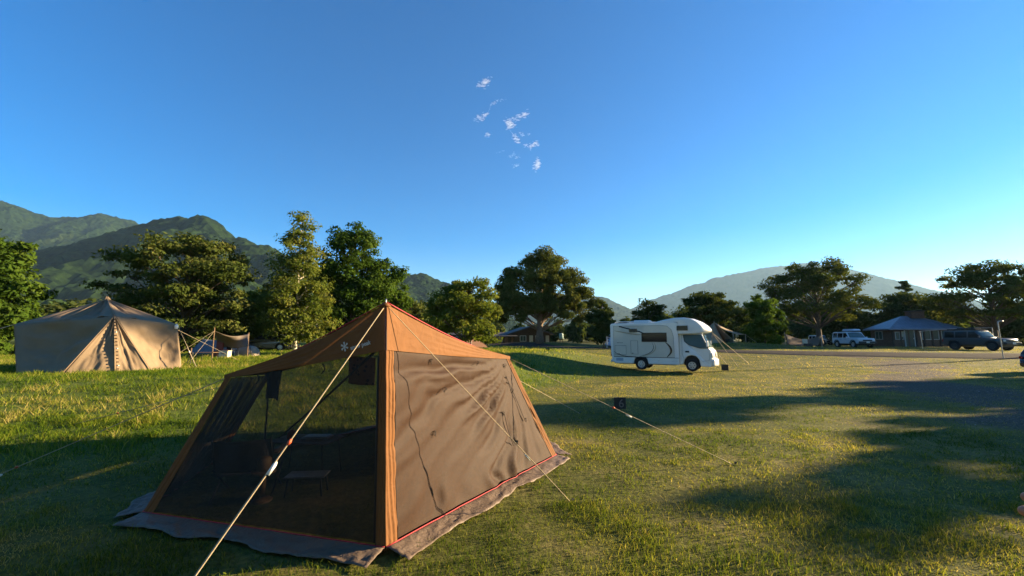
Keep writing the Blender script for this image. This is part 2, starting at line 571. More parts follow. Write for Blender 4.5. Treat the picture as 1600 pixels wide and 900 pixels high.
def tree_meshes(seed, shape, h, cb, rad, n_lobes, lr, fz, leaves, lsize, trunk_r, lean=(0, 0), dy=0.8, clump=0.52,
                lobes=None, twigs=2, fork=0.35, core=0.0, trunk_n=8):
    g = np.random.default_rng(seed)
    lobes = [(np.array(l[:3], float), l[3]) for l in lobes] if lobes else make_lobes(g, shape, h, cb, rad, n_lobes, lr, fz, dy)
    top = max(l[0][2] for l in lobes)
    mb = MB()
    # trunk
    tp = []
    for i in range(9):
        u = i / 8
        w = 0.02 * h * u
        tp.append(Vector((lean[0] * u * h * 0.5 + w * (g.random() - 0.5), lean[1] * u * h * 0.5 + w * (g.random() - 0.5), -0.25 + u * (top * 0.97 + 0.25))))
    rs = [trunk_r * (1.35 if i == 0 else 1) * (1 - 0.9 * (i / 8) ** 0.9) + 0.012 for i in range(9)]
    mb.tube(tp, rs, trunk_n)
    def trunk_at(z):
        u = min(max((z + 0.25) / (top * 0.97 + 0.25), 0), 1) * 8
        i = min(int(u), 7)
        return tp[i].lerp(tp[i + 1], u - i), rs[i] + (rs[i + 1] - rs[i]) * (u - i)
    C, N, T, U = [], [], [], []
    vol = np.array([l[1] ** 2 for l in lobes])
    cnt = (leaves * vol / vol.sum()).astype(int)
    for (p, r), k in zip(lobes, cnt):
        dist = math.hypot(p[0], p[1])
        z0 = max(h * cb * fork * 2, min(p[2] * 0.9, p[2] - dist * 0.75))
        z0 = max(h * 0.12, min(z0, top * 0.9))
        s, sr = trunk_at(z0)
        e = Vector(p)
        mid = s.lerp(e, 0.5) + Vector((0, 0, 0.06 * dist)) + Vector(g.normal(0, 0.05 * dist + 0.02, 3))
        lr0 = min(sr * 0.6, 0.012 * h * (0.4 + r / max(lr, 0.01) * 0.3) + 0.01)
        mb.tube(catmull([s, mid, e], 3), [lr0 * (1 - 0.8 * i / 6) for i in range(7)], 5, caps=False)
        nc = max(4, int(9 * (r / lr) ** 2 / clump * 0.38))
        d = g.normal(size=(nc, 3)); d /= np.linalg.norm(d, axis=1)[:, None]
        d[:, 2] = d[:, 2] * 0.9 + 0.12
        cc = p + d * np.array([1, 1, fz]) * r * (0.55 + 0.45 * g.random((nc, 1)))
        for j in range(min(twigs, nc)):
            mb.tube([e.lerp(s, 0.15), e.lerp(Vector(cc[j]), 0.5) + Vector(g.normal(0, 0.03 * r, 3)), Vector(cc[j])], [lr0 * 0.35, lr0 * 0.2, lr0 * 0.08], 4, caps=False)
        ci = g.integers(0, nc, k)
        dl = g.normal(size=(k, 3)); dl /= np.linalg.norm(dl, axis=1)[:, None]
        rr = clump * r * (0.7 + 0.6 * g.random(nc))[ci][:, None]
        pos = cc[ci] + dl * np.array([1.15, 1.15, max(0.45, fz)]) * rr * (g.random((k, 1)) ** 0.5)
        if core:
            nk = int(k * core)
            pos[:nk] = p + dl[:nk] * np.array([1, 1, fz]) * r * 0.7 * g.random((nk, 1)) ** 0.5
        out = pos - p
        out /= np.linalg.norm(out, axis=1)[:, None] + 1e-6
        nn = out * 0.55 + dl * 0.35 + np.array([0, 0, 0.45]) + g.normal(0, 0.45, (k, 3))
        C.append(pos); N.append(nn)
        lt = g.random()
        T.append(np.clip(0.30 * lt + 0.30 * g.random(nc)[ci] + 0.40 * g.random(k), 0, 1))
    C, N, T = np.concatenate(C), np.concatenate(N), np.concatenate(T)
    N /= np.linalg.norm(N, axis=1)[:, None] + 1e-9
    k = len(C)
    a = np.cross(N, g.normal(size=(k, 3))); a /= np.linalg.norm(a, axis=1)[:, None] + 1e-9
    b_ = np.cross(N, a)
    s = (lsize * (0.45 + 1.1 * g.random(k)))[:, None]
    a, b_ = a * s, b_ * s * 0.55
    drop = N * s * 0.18
    V = np.stack([C - a, C + b_ - drop, C + a, C - b_ - drop], 1).reshape(-1, 3)
    Fc = np.arange(4 * k).reshape(k, 4)
    crown = np_mesh("crown", V, Fc, {"tint": np.repeat(T, 4)})
    tm = bpy.data.meshes.new("trunk")
    tm.from_pydata(mb.v, [], mb.f)
    tm.polygons.foreach_set("use_smooth", [True] * len(tm.polygons))
    return tm, crown

def tree(name, label, x, y, leaf='deep', bark=None, rz=0.0, group=None, meshes=None, scale=1.0, **kw):
    tm, cm = meshes if meshes else tree_meshes(**kw)
    t_ = thing(name, label, 'tree', on(x, y), rz, group, scale)
    if not tm.materials:
        tm.materials.append(bark or m_bark)
        cm.materials.append(M_LEAF[leaf])
    link("trunk", tm, None, t_)
    link("crown", cm, None, t_)
    return t_

def X(px, Y):
    return (px - 800) / FOC * Y * 0.993

# left side
tree("broadleaf_tree", "bright green leafy tree cut off by the left edge, behind the big beige tent", X(-22, 26), 26, 'bright', seed=11, shape='round', h=7.8, cb=0.08, rad=2.7,
     n_lobes=26, lr=1.15, fz=0.8, leaves=15000, lsize=0.15, trunk_r=0.2, core=0.15)
tree("spreading_tree", "broad layered brownish green tree behind the big beige tent", X(285, 33), 33, 'olive', seed=12, shape='round', h=9.5, cb=0.04, rad=6.0,
     n_lobes=60, lr=1.3, fz=0.5, leaves=30000, lsize=0.13, trunk_r=0.26, twigs=4, core=0.05, dy=0.7, clump=0.6)
tree("shrubby_tree", "low rounded light green tree behind the small grey tents on the left", X(395, 41), 41, 'birch', seed=13, shape='round', h=5.6, cb=0.05, rad=3.6,
     n_lobes=22, lr=1.2, fz=0.8, leaves=11000, lsize=0.16, trunk_r=0.14, core=0.2)
tree("birch_tree", "tall white-trunked birch with a pointed airy crown", X(461, 36), 36, 'birch', m_birch, seed=14, shape='cone', h=12.6, cb=0.12, rad=3.5,
     n_lobes=60, lr=0.95, fz=0.7, leaves=24000, lsize=0.115, trunk_r=0.17, twigs=3, clump=0.7)
tree("broadleaf_tree", "tall dense dark green tree right beside the white-trunked birch", X(548, 41), 41, 'deep', seed=15, shape='column', h=12.4, cb=0.10, rad=4.0,
     n_lobes=46, lr=1.45, fz=0.8, leaves=32000, lsize=0.15, trunk_r=0.26, core=0.15)
tree("broadleaf_tree", "shorter green tree leaning out from the tall dark tree, above the brown shelter", X(602, 43), 43, 'bright', seed=16, shape='round', h=8.9, cb=0.2, rad=2.5,
     n_lobes=18, lr=1.15, fz=0.8, leaves=9000, lsize=0.16, trunk_r=0.14, core=0.15)
tree("rounded_tree", "small rounded yellowish tree far behind the peak of the brown shelter", X(640, 62), 62, 'gold', seed=17, shape='round', h=7.3, cb=0.05, rad=3.6,
     n_lobes=20, lr=1.4, fz=0.75, leaves=8000, lsize=0.2, trunk_r=0.15, core=0.2)
tree("cherry_tree", "loose yellow-green tree with slanting branches right of the shelter peak", X(728, 31), 31, 'birch', seed=18, shape='spread', h=5.5, cb=0.22, rad=3.3,
     n_lobes=44, lr=0.85, fz=0.65, leaves=18000, lsize=0.105, trunk_r=0.13, twigs=4, lean=(-0.12, 0))
big = [(-4.2, 0, 8.3, 1.3), (-3.0, -0.6, 9.3, 1.5), (-1.2, 0.4, 10.7, 1.6), (0.4, -0.8, 11.3, 1.6), (2.1, 0.3, 10.9, 1.5), (3.4, -0.5, 9.4, 1.5),
       (-5.0, 0.2, 6.6, 1.4), (-3.6, -1.5, 6.7, 1.7), (-1.6, -1.8, 8.0, 1.8), (0.6, -2.0, 8.6, 1.8), (2.6, -1.6, 7.9, 1.6), (4.6, -0.6, 8.0, 1.5),
       (5.6, 0.2, 6.6, 1.5), (-5.2, -0.4, 4.6, 1.5), (-3.8, -2.0, 4.7, 1.7), (-1.9, -2.6, 5.6, 1.7), (3.6, -2.0, 5.6, 1.5), (5.0, -1.2, 4.7, 1.4),
       (6.7, 0.2, 4.7, 1.3), (7.1, 0.5, 3.2, 1.1), (-4.9, 0.4, 3.0, 1.3), (-2.6, 1.5, 5.0, 1.8), (1.0, 2.0, 6.5, 2.0), (3.5, 1.8, 5.0, 1.8), (5.6, -0.4, 3.3, 1.1), (-0.3, 1.8, 9.0, 1.8),
       (0.2, -2.4, 6.2, 1.7), (-0.9, -2.3, 4.3, 1.4), (1.9, -2.3, 4.3, 1.4), (-2.9, -2.2, 3.3, 1.2), (3.4, -2.0, 3.5, 1.2), (0.2, 1.5, 4.2, 1.8), (4.2, -1.6, 6.6, 1.5), (-4.4, -1.2, 5.6, 1.4), (1.6, -1.0, 9.9, 1.5)]
tree("great_tree", "largest tree in the middle with a stout forked trunk and billowing golden crown", X(843, 54), 54, 'gold', m_bark_pale, seed=19, shape='round', h=12, cb=0.2, rad=6,
     n_lobes=0, lr=1.5, fz=0.75, leaves=52000, lsize=0.155, trunk_r=0.50, lobes=big, twigs=2, core=0.12, fork=0.3, trunk_n=10, lean=(0.05, 0))
tree("small_tree", "small dark tree with a bare lower trunk just left of the motorhome", X(943, 48), 48, 'dark', m_bark_pale, seed=20, shape='column', h=5.4, cb=0.22, rad=1.9,
     n_lobes=16, lr=0.85, fz=0.8, leaves=7500, lsize=0.15, trunk_r=0.1, core=0.15)
# behind and right of the motorhome
tree("round_tree", "dark rounded tree rising behind the rear roof of the motorhome", X(1015, 58), 58, 'dark', seed=21, shape='round', h=6.1, cb=0.1, rad=3.1,
     n_lobes=18, lr=1.25, fz=0.75, leaves=8000, lsize=0.18, trunk_r=0.15, core=0.2)
tree("layered_tree", "wide dark layered tree rising behind the cab of the motorhome", X(1112, 60), 60, 'dark', seed=22, shape='umbrella', h=8.0, cb=0.15, rad=5.0,
     n_lobes=28, lr=1.5, fz=0.5, leaves=13000, lsize=0.18, trunk_r=0.2, core=0.1, twigs=4)
tree("small_tree", "compact upright green tree with a short bare trunk on the grassy mound", X(1195, 44.5), 44.5, 'deep', seed=23, shape='column', h=5.2, cb=0.16, rad=2.1,
     n_lobes=20, lr=0.9, fz=0.8, leaves=9500, lsize=0.14, trunk_r=0.09, core=0.2)
tree("zelkova_tree", "large airy spreading tree with a dark trunk behind the white off-roader", X(1280, 55), 55, 'olive', seed=24, shape='spread', h=11.3, cb=0.36, rad=6.9,
     n_lobes=60, lr=1.25, fz=0.6, leaves=27000, lsize=0.135, trunk_r=0.38, twigs=5, fork=0.28, clump=0.6)
tree("round_tree", "dark round tree between the spreading tree and the hip-roofed house", X(1325, 62), 62, 'dark', seed=25, shape='round', h=6.6, cb=0.05, rad=3.2,
     n_lobes=16, lr=1.3, fz=0.8, leaves=7000, lsize=0.19, trunk_r=0.15, core=0.2)
tree("broad_tree", "broad dark tree arching behind the roof of the hip-roofed house", X(1425, 66), 66, 'dark', seed=26, shape='umbrella', h=8.3, cb=0.1, rad=7.6,
     n_lobes=34, lr=1.8, fz=0.5, leaves=13000, lsize=0.21, trunk_r=0.3, core=0.15)
tree("conifer_tree", "pointed dark conifer tip above the trees behind the house", X(1422, 78), 78, 'dark', seed=27, shape='cone', h=12.2, cb=0.15, rad=2.8,
     n_lobes=30, lr=0.9, fz=0.4, leaves=9000, lsize=0.2, trunk_r=0.16, core=0.1)
tree("zelkova_tree", "large airy spreading tree at the right edge above the dark off-roader", X(1556, 50), 50, 'olive', seed=28, shape='spread', h=10.0, cb=0.34, rad=6.6,
     n_lobes=56, lr=1.25, fz=0.6, leaves=24000, lsize=0.14, trunk_r=0.30, twigs=5, fork=0.28, clump=0.6)
tree("round_tree", "dark bushy tree at the right edge under the airy spreading tree", X(1590, 58), 58, 'dark', seed=29, shape='round', h=6.2, cb=0.03, rad=4.2,
     n_lobes=20, lr=1.4, fz=0.8, leaves=8000, lsize=0.19, trunk_r=0.15, core=0.2)
# trees standing outside the frame on the right; the long morning shadows on the lawn are theirs
protoA = tree_meshes(seed=31, shape='column', h=13.0, cb=0.10, rad=2.6, n_lobes=26, lr=1.3, fz=0.8, leaves=9000, lsize=0.26, trunk_r=0.25, core=0.2)
protoB = tree_meshes(seed=32, shape='spread', h=14.0, cb=0.30, rad=4.0, n_lobes=26, lr=1.3, fz=0.6, leaves=9000, lsize=0.24, trunk_r=0.28, twigs=3)
protoC = tree_meshes(seed=35, shape='spread', h=14.0, cb=0.60, rad=2.4, n_lobes=9, lr=0.5, fz=0.7, leaves=1100, lsize=0.15, trunk_r=0.12, twigs=5)
TANEL = math.tan(SUN_EL)
def shade_tree(tipx, tipy, h, rz, sc, proto, label):
    """stands so that the tip of its shadow falls on (tipx, tipy)"""
    L = h * sc / TANEL
    tree("roadside_tree", label, tipx + math.sin(SUN_AZ) * L, tipy + math.cos(SUN_AZ) * L, 'deep', meshes=proto, scale=sc, rz=rz,
         group="trees outside the frame on the right")
shade_tree(0.2, 9.3, 12.5, 0.3, 0.95, protoA, "nearest tall tree outside the right edge, its shadow tip by the number sign")
shade_tree(7.4, 7.3, 12.5, 1.3, 0.66, protoA, "shorter tree outside the right edge shading the gravel track")
shade_tree(3.8, 4.9, 13.5, 2.1, 0.56, protoB, "loose tree outside the right edge shading the foreground grass")
shade_tree(14.0, 14.5, 12.5, 0.9, 1.05, protoA, "tall tree outside the right edge shading the gravel bend")
shade_tree(-23.0, 13.4, 13.5, 2.9, 1.5, protoC, "tallest tree outside the right edge, its branches shading the beige tent")

# unseen trees added behind the viewer to block sky light and deepen the shade
for i, (x, y, sc, pr) in enumerate([(-24, -9, 1.1, protoA), (-15, -12, 1.2, protoB), (-7, -11, 1.05, protoA), (1, -13, 1.2, protoA), (9, -12, 1.1, protoB), (-31, -3, 1.1, protoA), (17, -15, 1.2, protoA), (-11, -18, 1.4, protoA), (3, -20, 1.4, protoB)]):
    tree("sky_block_tree", "unseen green tree added behind the viewer to block sky light", x, y, 'deep', meshes=pr, scale=sc, rz=i * 1.3, group="unseen trees added behind the viewer as sky blockers")

# the wood beyond the campsite, one mass of far crowns
def woodland():
    g = np.random.default_rng(77)
    C, N, T = [], [], []
    for i in range(210):
        px = g.uniform(-350, 2000)
        Y = g.uniform(84, 150) if 690 < px < 1000 else g.uniform(66, 140)
        if 700 < px < 1020:
            h = g.uniform(3.5, 5.5)
        elif px < 480:
            h = g.uniform(7.0, 9.5)
        else:
            h = g.uniform(6.2, 8.8)
        h *= Y / 85
        w = h * g.uniform(0.4, 0.6)
        base = np.array([X(px, Y), Y, 0.6 + h * 0.5])
        nb = 9
        d = g.normal(size=(nb, 3)); d /= np.linalg.norm(d, axis=1)[:, None]
        cc = base + d * np.array([w, w * 0.8, h * 0.45]) * g.uniform(0.3, 0.85, (nb, 1))
        k = 800
        ci = g.integers(0, nb, k)
        dl = g.normal(size=(k, 3)); dl /= np.linalg.norm(dl, axis=1)[:, None]
        C.append(cc[ci] + dl * (h * 0.26) * g.random((k, 1)) ** 0.4)
        N.append(dl + np.array([0, 0, 0.5]) + g.normal(0, 0.35, (k, 3)))
        T.append(np.clip(0.5 * g.random() + 0.5 * g.random(k), 0, 1))
    C, N, T = np.concatenate(C), np.concatenate(N), np.concatenate(T)
    C[:, 2] = np.maximum(C[:, 2], 0.7)
    N /= np.linalg.norm(N, axis=1)[:, None]
    k = len(C)
    a = np.cross(N, g.normal(size=(k, 3))); a /= np.linalg.norm(a, axis=1)[:, None] + 1e-9
    b_ = np.cross(N, a)
    s = g.uniform(0.3, 0.7, (k, 1))
    V = np.stack([C - a * s, C + b_ * s * 0.6, C + a * s, C - b_ * s * 0.6], 1).reshape(-1, 3)
    o = link("woodland", np_mesh("woodland", V, np.arange(4 * k).reshape(k, 4), {"tint": np.repeat(T, 4)}), M_LEAF['dark'])
    tag(o, "dense far wood of dark green crowns along the edge of the campsite", "woodland", kind='stuff')
woodland()
# ------------------------------------------------------------------ grass
m_lawn = leaf_mat("lawn_blades", [(0, (0.048, 0.078, 0.010)), (0.35, (0.130, 0.150, 0.024)), (0.65, (0.275, 0.240, 0.052)), (1, (0.440, 0.335, 0.140))], 0.45)
m_bankg = leaf_mat("bank_blades", [(0, (0.040, 0.080, 0.008)), (0.45, (0.110, 0.160, 0.017)), (0.8, (0.215, 0.225, 0.034)), (1, (0.340, 0.280, 0.095))], 0.45)

TENT_PLAN = [(-0.98, 3.3), (-3.55, 3.98), (-4.0, 5.7), (-2.35, 8.1), (0.15, 7.5), (0.66, 5.9)]
def in_poly(x, y, poly, grow=1.0):
    c = np.mean(poly, 0)
    q = [(c[0] + (a - c[0]) * grow, c[1] + (b - c[1]) * grow) for a, b in poly]
    inside = np.zeros(np.shape(x), bool)
    for (ax, ay), (bx, by) in zip(q, q[1:] + q[:1]):
        cond = ((ay > y) != (by > y)) & (x < (bx - ax) * (y - ay) / (by - ay + 1e-12) + ax)
        inside ^= cond
    return inside

def scatter(y0, y1, per_m2, half=1.42):
    """points over the part of the site that lies in front of the viewer, with a margin to both sides"""
    n = int(per_m2 * half * (y1 ** 2 - y0 ** 2 + 2 * (y1 - y0)))
    yy = np.sqrt(rng.uniform(y0 * y0, y1 * y1, n))
    xx = rng.uniform(-1, 1, n) * (half * yy + 1.0)
    return xx, yy

def blades(xx, yy, hgt, wid, tint, segs):
    n = len(xx)
    zz = gz(xx, yy) - 0.01
    ang = rng.uniform(0, 2 * np.pi, n)
    la = rng.uniform(0, 2 * np.pi, n)
    ln = hgt * rng.uniform(0.15, 1.1, n)
    sx, sy = np.cos(ang) * wid / 2, np.sin(ang) * wid / 2
    lx, ly = np.cos(la) * ln, np.sin(la) * ln
    b0 = np.stack([xx - sx, yy - sy, zz], -1)
    b1 = np.stack([xx + sx, yy + sy, zz], -1)
    tip = np.stack([xx + lx, yy + ly, zz + hgt * rng.uniform(0.75, 1.05, n)], -1)
    if segs == 1:
        V = np.stack([b0, b1, tip], 1).reshape(-1, 3)
        Fc = np.arange(3 * n).reshape(n, 3)
        return V, Fc, np.repeat(tint, 3)
    mx, my, mz = xx + lx * 0.32, yy + ly * 0.32, zz + hgt * 0.58
    m0 = np.stack([mx - sx * 0.8, my - sy * 0.8, mz], -1)
    m1 = np.stack([mx + sx * 0.8, my + sy * 0.8, mz], -1)
    V = np.stack([b0, b1, m0, m1, tip], 1).reshape(-1, 3)
    k = np.arange(n)[:, None] * 5
    Fc = np.concatenate([k + np.array([0, 1, 3]), k + np.array([0, 3, 2]), k + np.array([2, 3, 4])])
    return V, Fc, np.repeat(tint, 5)

def grass():
    packs = {'lawn': [], 'bank': []}
    for (y0, y1, dens, segs, wmul, hmul) in [(2.2, 4.5, 3500, 2, 1.05, 1.2), (4.5, 8, 1250, 2, 1.5, 1.1), (8, 14, 480, 1, 2.6, 1.1), (14, 24, 170, 1, 4.5, 1.2), (24, 42, 46, 1, 8.0, 1.3), (42, 62, 9, 1, 14, 1.6)]:
        xx, yy = scatter(y0, y1, dens)
        gmk = gravel_mask(xx, yy)
        rd = seg_dist(xx, yy, ROADC)
        clump_n = fbm(xx * 3.5, yy * 3.5, 3, 33)
        keep = (rng.random(len(xx)) > gmk * 0.92) & (rd > 2.0) & (rng.random(len(xx)) < 0.72 + 1.6 * clump_n)
        xx, yy, gmk = xx[keep], yy[keep], gmk[keep]
        bk = sstep((yy - np.interp(xx, FOOT[:, 0], FOOT[:, 1]) + 0.5) / 2.0) * sstep((7 - xx) / 9)
        bk = np.maximum(bk, np.exp(-((xx - 23.5) / 7) ** 2 - ((yy - 43) / 2.6) ** 2) * 0.9)
        is_b = rng.random(len(xx)) < bk
        cl = fbm(xx * 3.2, yy * 3.2, 3, 33)
        big_n = fbm(xx * 0.6, yy * 0.6, 4, 44)
        n = len(xx)
        inside = in_poly(xx, yy, TENT_PLAN, 1.02)
        h = np.where(is_b, 0.100, 0.040) * rng.uniform(0.5, 1.35, n) * (1 + 2.0 * np.clip(cl, -0.3, 0.4)) * hmul
        h = np.where(inside, h * 0.5, h) * (1 - 0.5 * gmk)
        w = np.where(is_b, 0.0065, 0.0048) * rng.uniform(0.7, 1.4, n) * wmul
        dry = np.exp(-(yy / 7.0) ** 2) * -0.24
        tint = np.where(is_b, 0.42 + 1.3 * cl + 1.3 * big_n + rng.normal(0, 0.20, n),
                        0.50 + 1.2 * big_n - 0.5 * cl + 0.10 * sstep((yy - 6) / 8) + rng.normal(0, 0.19, n) + dry + 0.3 * gmk)
        tint = np.clip(tint, 0, 1)
        for key, sel in (('lawn', ~is_b), ('bank', is_b)):
            if sel.sum():
                packs[key].append(blades(xx[sel], yy[sel], h[sel], w[sel], tint[sel], segs))
    for key, m, lab in (('lawn', m_lawn, "short yellow-green mown grass of the camping lawn"), ('bank', m_bankg, "taller fresh green grass on the low bank and mounds")):
        V, Fc, T, b_ = [], [], [], 0
        for v, f, t_ in packs[key]:
            V.append(v); Fc.append(f + b_); T.append(t_); b_ += len(v)
        me = np_mesh(key + "_grass", np.concatenate(V), np.concatenate(Fc), {"tint": np.concatenate(T)})
        tag(link(key + "_grass", me, m), lab, "grass", kind='stuff')
        print(key, len(me.polygons))
grass()

# loose stones of the gravel track: one small angular stone shape, strewn thousands of times into one mesh
def stones():
    n = 12000
    xx, yy = scatter(2.3, 26, 60)
    gmk = gravel_mask(xx, yy)
    k = rng.random(len(xx)) < (gmk - 0.25) * 1.1
    xx, yy = xx[k][::2][:n], yy[k][::2][:n]
    n = len(xx)
    base = np.array([(1, 0, 0), (0, 1, 0), (-1, 0, 0), (0, -1, 0), (0, 0, 0.8), (0, 0, -0.8)], float)
    fc = np.array([(0, 1, 4), (1, 2, 4), (2, 3, 4), (3, 0, 4), (1, 0, 5), (2, 1, 5), (3, 2, 5), (0, 3, 5)])
    s = (rng.uniform(0.005, 0.016, n) * (1 + yy / 40))[:, None, None]
    V = base[None] * s * rng.uniform(0.55, 1.3, (n, 6, 1))
    a = rng.uniform(0, 6.28, n)
    ca, sa = np.cos(a)[:, None], np.sin(a)[:, None]
    V = np.stack([V[..., 0] * ca - V[..., 1] * sa + xx[:, None], V[..., 0] * sa + V[..., 1] * ca + yy[:, None], V[..., 2] * 0.7 + gz(xx, yy)[:, None] + s[:, :, 0] * 0.2], -1)
    me = np_mesh("gravel", V.reshape(-1, 3), (fc[None] + 6 * np.arange(n)[:, None, None]).reshape(-1, 3), {"tint": np.repeat(rng.random(n), 6)})
    m, t, b = nt("gravel_stone")
    at = t.nodes.new("ShaderNodeAttribute"); at.attribute_name = "tint"
    r = ramp(t, [(0, (0.06, 0.055, 0.05)), (0.6, (0.14, 0.13, 0.12)), (1, (0.30, 0.28, 0.26))], at.outputs['Fac'])
    t.links.new(r.outputs[0], b.inputs['Base Color'])
    b.inputs['Roughness'].default_value = 0.9
    tag(link("gravel", me, m), "loose grey gravel strewn along the worn track on the right", "gravel", kind='stuff')
stones()

# clover and plantain leaves low among the grass near the viewer
def weeds():
    V, Fc, T = [], [], []
    n0 = 0
    xx, yy = scatter(2.3, 9.0, 16)
    cl = fbm(xx * 0.9, yy * 0.9, 3, 91)
    k = (rng.random(len(xx)) < np.clip(0.25 + 2.2 * cl, 0, 1)) & (gravel_mask(xx, yy) < 0.35) & ~in_poly(xx, yy, TENT_PLAN, 1.12)
    xx, yy = xx[k], yy[k]
    for x, y in zip(xx, yy):
        z = gz1(x, y)
        m_ = rng.integers(4, 9)
        s = rng.uniform(0.009, 0.020)
        tone = rng.uniform(0.25, 0.7)
        for j in range(m_):
            a = rng.uniform(0, 6.28)
            d = np.array([math.cos(a), math.sin(a), rng.uniform(0.1, 0.5)])
            c = np.array([x, y, z + rng.uniform(0.008, 0.035)]) + d * s * rng.uniform(0.5, 1.4)
            q = np.array([-d[1], d[0], 0]) * s * 0.55
            V += [c - d * s, c + q, c + d * s * 0.9, c - q]
            Fc.append((n0, n0 + 1, n0 + 2, n0 + 3)); n0 += 4
            T += [tone + rng.uniform(0, 0.3)] * 4
    me = np_mesh("lawn_weeds", np.array(V), np.array(Fc), {"tint": T})
    tag(link("lawn_weeds", me, m_bankg), "small round weed leaves low among the near lawn grass", "weeds", kind='stuff')
weeds()
# ------------------------------------------------------------------ the brown mesh shelter in the foreground
def fabric(name, col, rough=0.75, var=0.10, scale=3.0, trans=0.12, weave=260, wr=0.25):
    m, t, b = nt(name)
    out = t.nodes["Material Output"]
    n = noise_node(t, scale, 5, 0.6)
    r = ramp(t, [(0.3, tuple(c * (1 - var) for c in col)), (0.7, tuple(c * (1 + var) for c in col))], n.outputs['Fac'])
    t.links.new(r.outputs[0], b.inputs['Base Color'])
    b.inputs['Roughness'].default_value = rough
    b.inputs['Specular IOR Level'].default_value = 0.2
    n2 = noise_node(t, scale * 2.2, 3, 0.5, dist=1.5)
    n3 = noise_node(t, weave, 2, 0.6)
    ad = t.nodes.new("ShaderNodeMath"); ad.operation = 'MULTIPLY_ADD'
    t.links.new(n3.outputs['Fac'], ad.inputs[0]); ad.inputs[1].default_value = 0.06; t.links.new(n2.outputs['Fac'], ad.inputs[2])
    bp = t.nodes.new("ShaderNodeBump"); bp.inputs['Strength'].default_value = wr; bp.inputs['Distance'].default_value = 0.04
    t.links.new(ad.outputs[0], bp.inputs['Height']); t.links.new(bp.outputs[0], b.inputs['Normal'])
    tl = t.nodes.new("ShaderNodeBsdfTranslucent")
    t.links.new(r.outputs[0], tl.inputs[0])
    mx = t.nodes.new("ShaderNodeMixShader"); mx.inputs[0].default_value = trans
    t.links.new(b.outputs[0], mx.inputs[1]); t.links.new(tl.outputs[0], mx.inputs[2])
    t.links.new(mx.outputs[0], out.inputs[0])
    return m

def netting(name, col, cover):
    """fine mosquito netting: threads too thin to see singly, so part of the light simply passes between them"""
    m, t, b = nt(name)
    out = t.nodes["Material Output"]
    n = noise_node(t, 26, 4, 0.7)
    n2 = noise_node(t, 420, 2, 0.5)
    r = ramp(t, [(0.3, tuple(c * 0.8 for c in col)), (0.7, tuple(c * 1.25 for c in col))], n.outputs['Fac'])
    t.links.new(r.outputs[0], b.inputs['Base Color'])
    b.inputs['Roughness'].default_value = 0.7
    b.inputs['Specular IOR Level'].default_value = 0.25
    tr = t.nodes.new("ShaderNodeBsdfTransparent")
    cv = ramp(t, [(0.35, (cover - 0.10,) * 3), (0.65, (cover + 0.10,) * 3)], n2.outputs['Fac'])
    mx = t.nodes.new("ShaderNodeMixShader")
    t.links.new(cv.outputs[0], mx.inputs[0])
    t.links.new(tr.outputs[0], mx.inputs[1]); t.links.new(b.outputs[0], mx.inputs[2])
    t.links.new(mx.outputs[0], out.inputs[0])
    return m

m_canvas = fabric("shelter_canvas", (0.178, 0.076, 0.0255), trans=0.10)
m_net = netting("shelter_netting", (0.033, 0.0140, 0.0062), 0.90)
m_net_shade = netting("shelter_netting_shade", (0.015, 0.012, 0.010), 0.74)  # same netting as the sunlit side; shade put into its colour and cover
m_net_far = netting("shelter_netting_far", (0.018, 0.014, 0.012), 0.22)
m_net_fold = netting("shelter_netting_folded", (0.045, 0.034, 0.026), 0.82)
m_skirt = fabric("shelter_skirt", (0.155, 0.112, 0.082), rough=0.5, trans=0.05, scale=6, wr=0.3)
m_red = mat("red_piping", (0.36, 0.022, 0.030), 0.6, 0.1)
m_rope = mat("beige_rope", (0.42, 0.34, 0.22), 0.85, 0.2, 120, 0.5, 300)
m_cord = mat("dark_cord", (0.025, 0.020, 0.018), 0.8)
m_steel = mat("dull_steel", (0.45, 0.45, 0.45), 0.4, 0.1, metal=0.9)
m_black = mat("black_plastic", (0.018, 0.018, 0.018), 0.5)
m_white = mat("white_plastic", (0.72, 0.72, 0.70), 0.45)
m_print = mat("pale_print", (0.55, 0.52, 0.50), 0.6)
m_orange = mat("orange_toggle", (0.50, 0.09, 0.03), 0.5)

S_ = {}
S_['Nb'] = at_z(602, 861, 0.02)
S_['Lb'] = at_z(222, 804, 0.02)
S_['Rb'] = at_z(870, 713, 0.02)
S_['Na'] = at_y(603, 476, S_['Nb'].y + 0.06)
S_['Ne'] = at_y(603, 547, S_['Nb'].y + 0.05)
S_['Lt'] = at_y(352, 591, S_['Lb'].y + 0.12)
S_['Rt'] = at_y(796, 561, S_['Rb'].y - 0.50)
S_['L2b'] = on(-4.02, 5.70, 0.02)
S_['L2t'] = at_y(415, 587, 5.35)
S_['Fb'] = on(-2.36, 8.15, 0.02)
S_['Fa'] = Vector((-2.30, 8.00, 2.02))
S_['Fe'] = Vector((-2.31, 8.02, 1.62))
S_['R2b'] = on(0.16, 7.55, 0.02)
S_['R2t'] = Vector((-0.45, 7.20, 1.28))

shelter = thing("mesh_shelter", "brown and orange six-sided mesh shelter with pitched roof in the foreground", "shelter", (-1.67, 5.7, 0))
SO = Vector((-1.67, 5.7, 0))
CEN = Vector((-1.67, 5.7, 0.8))

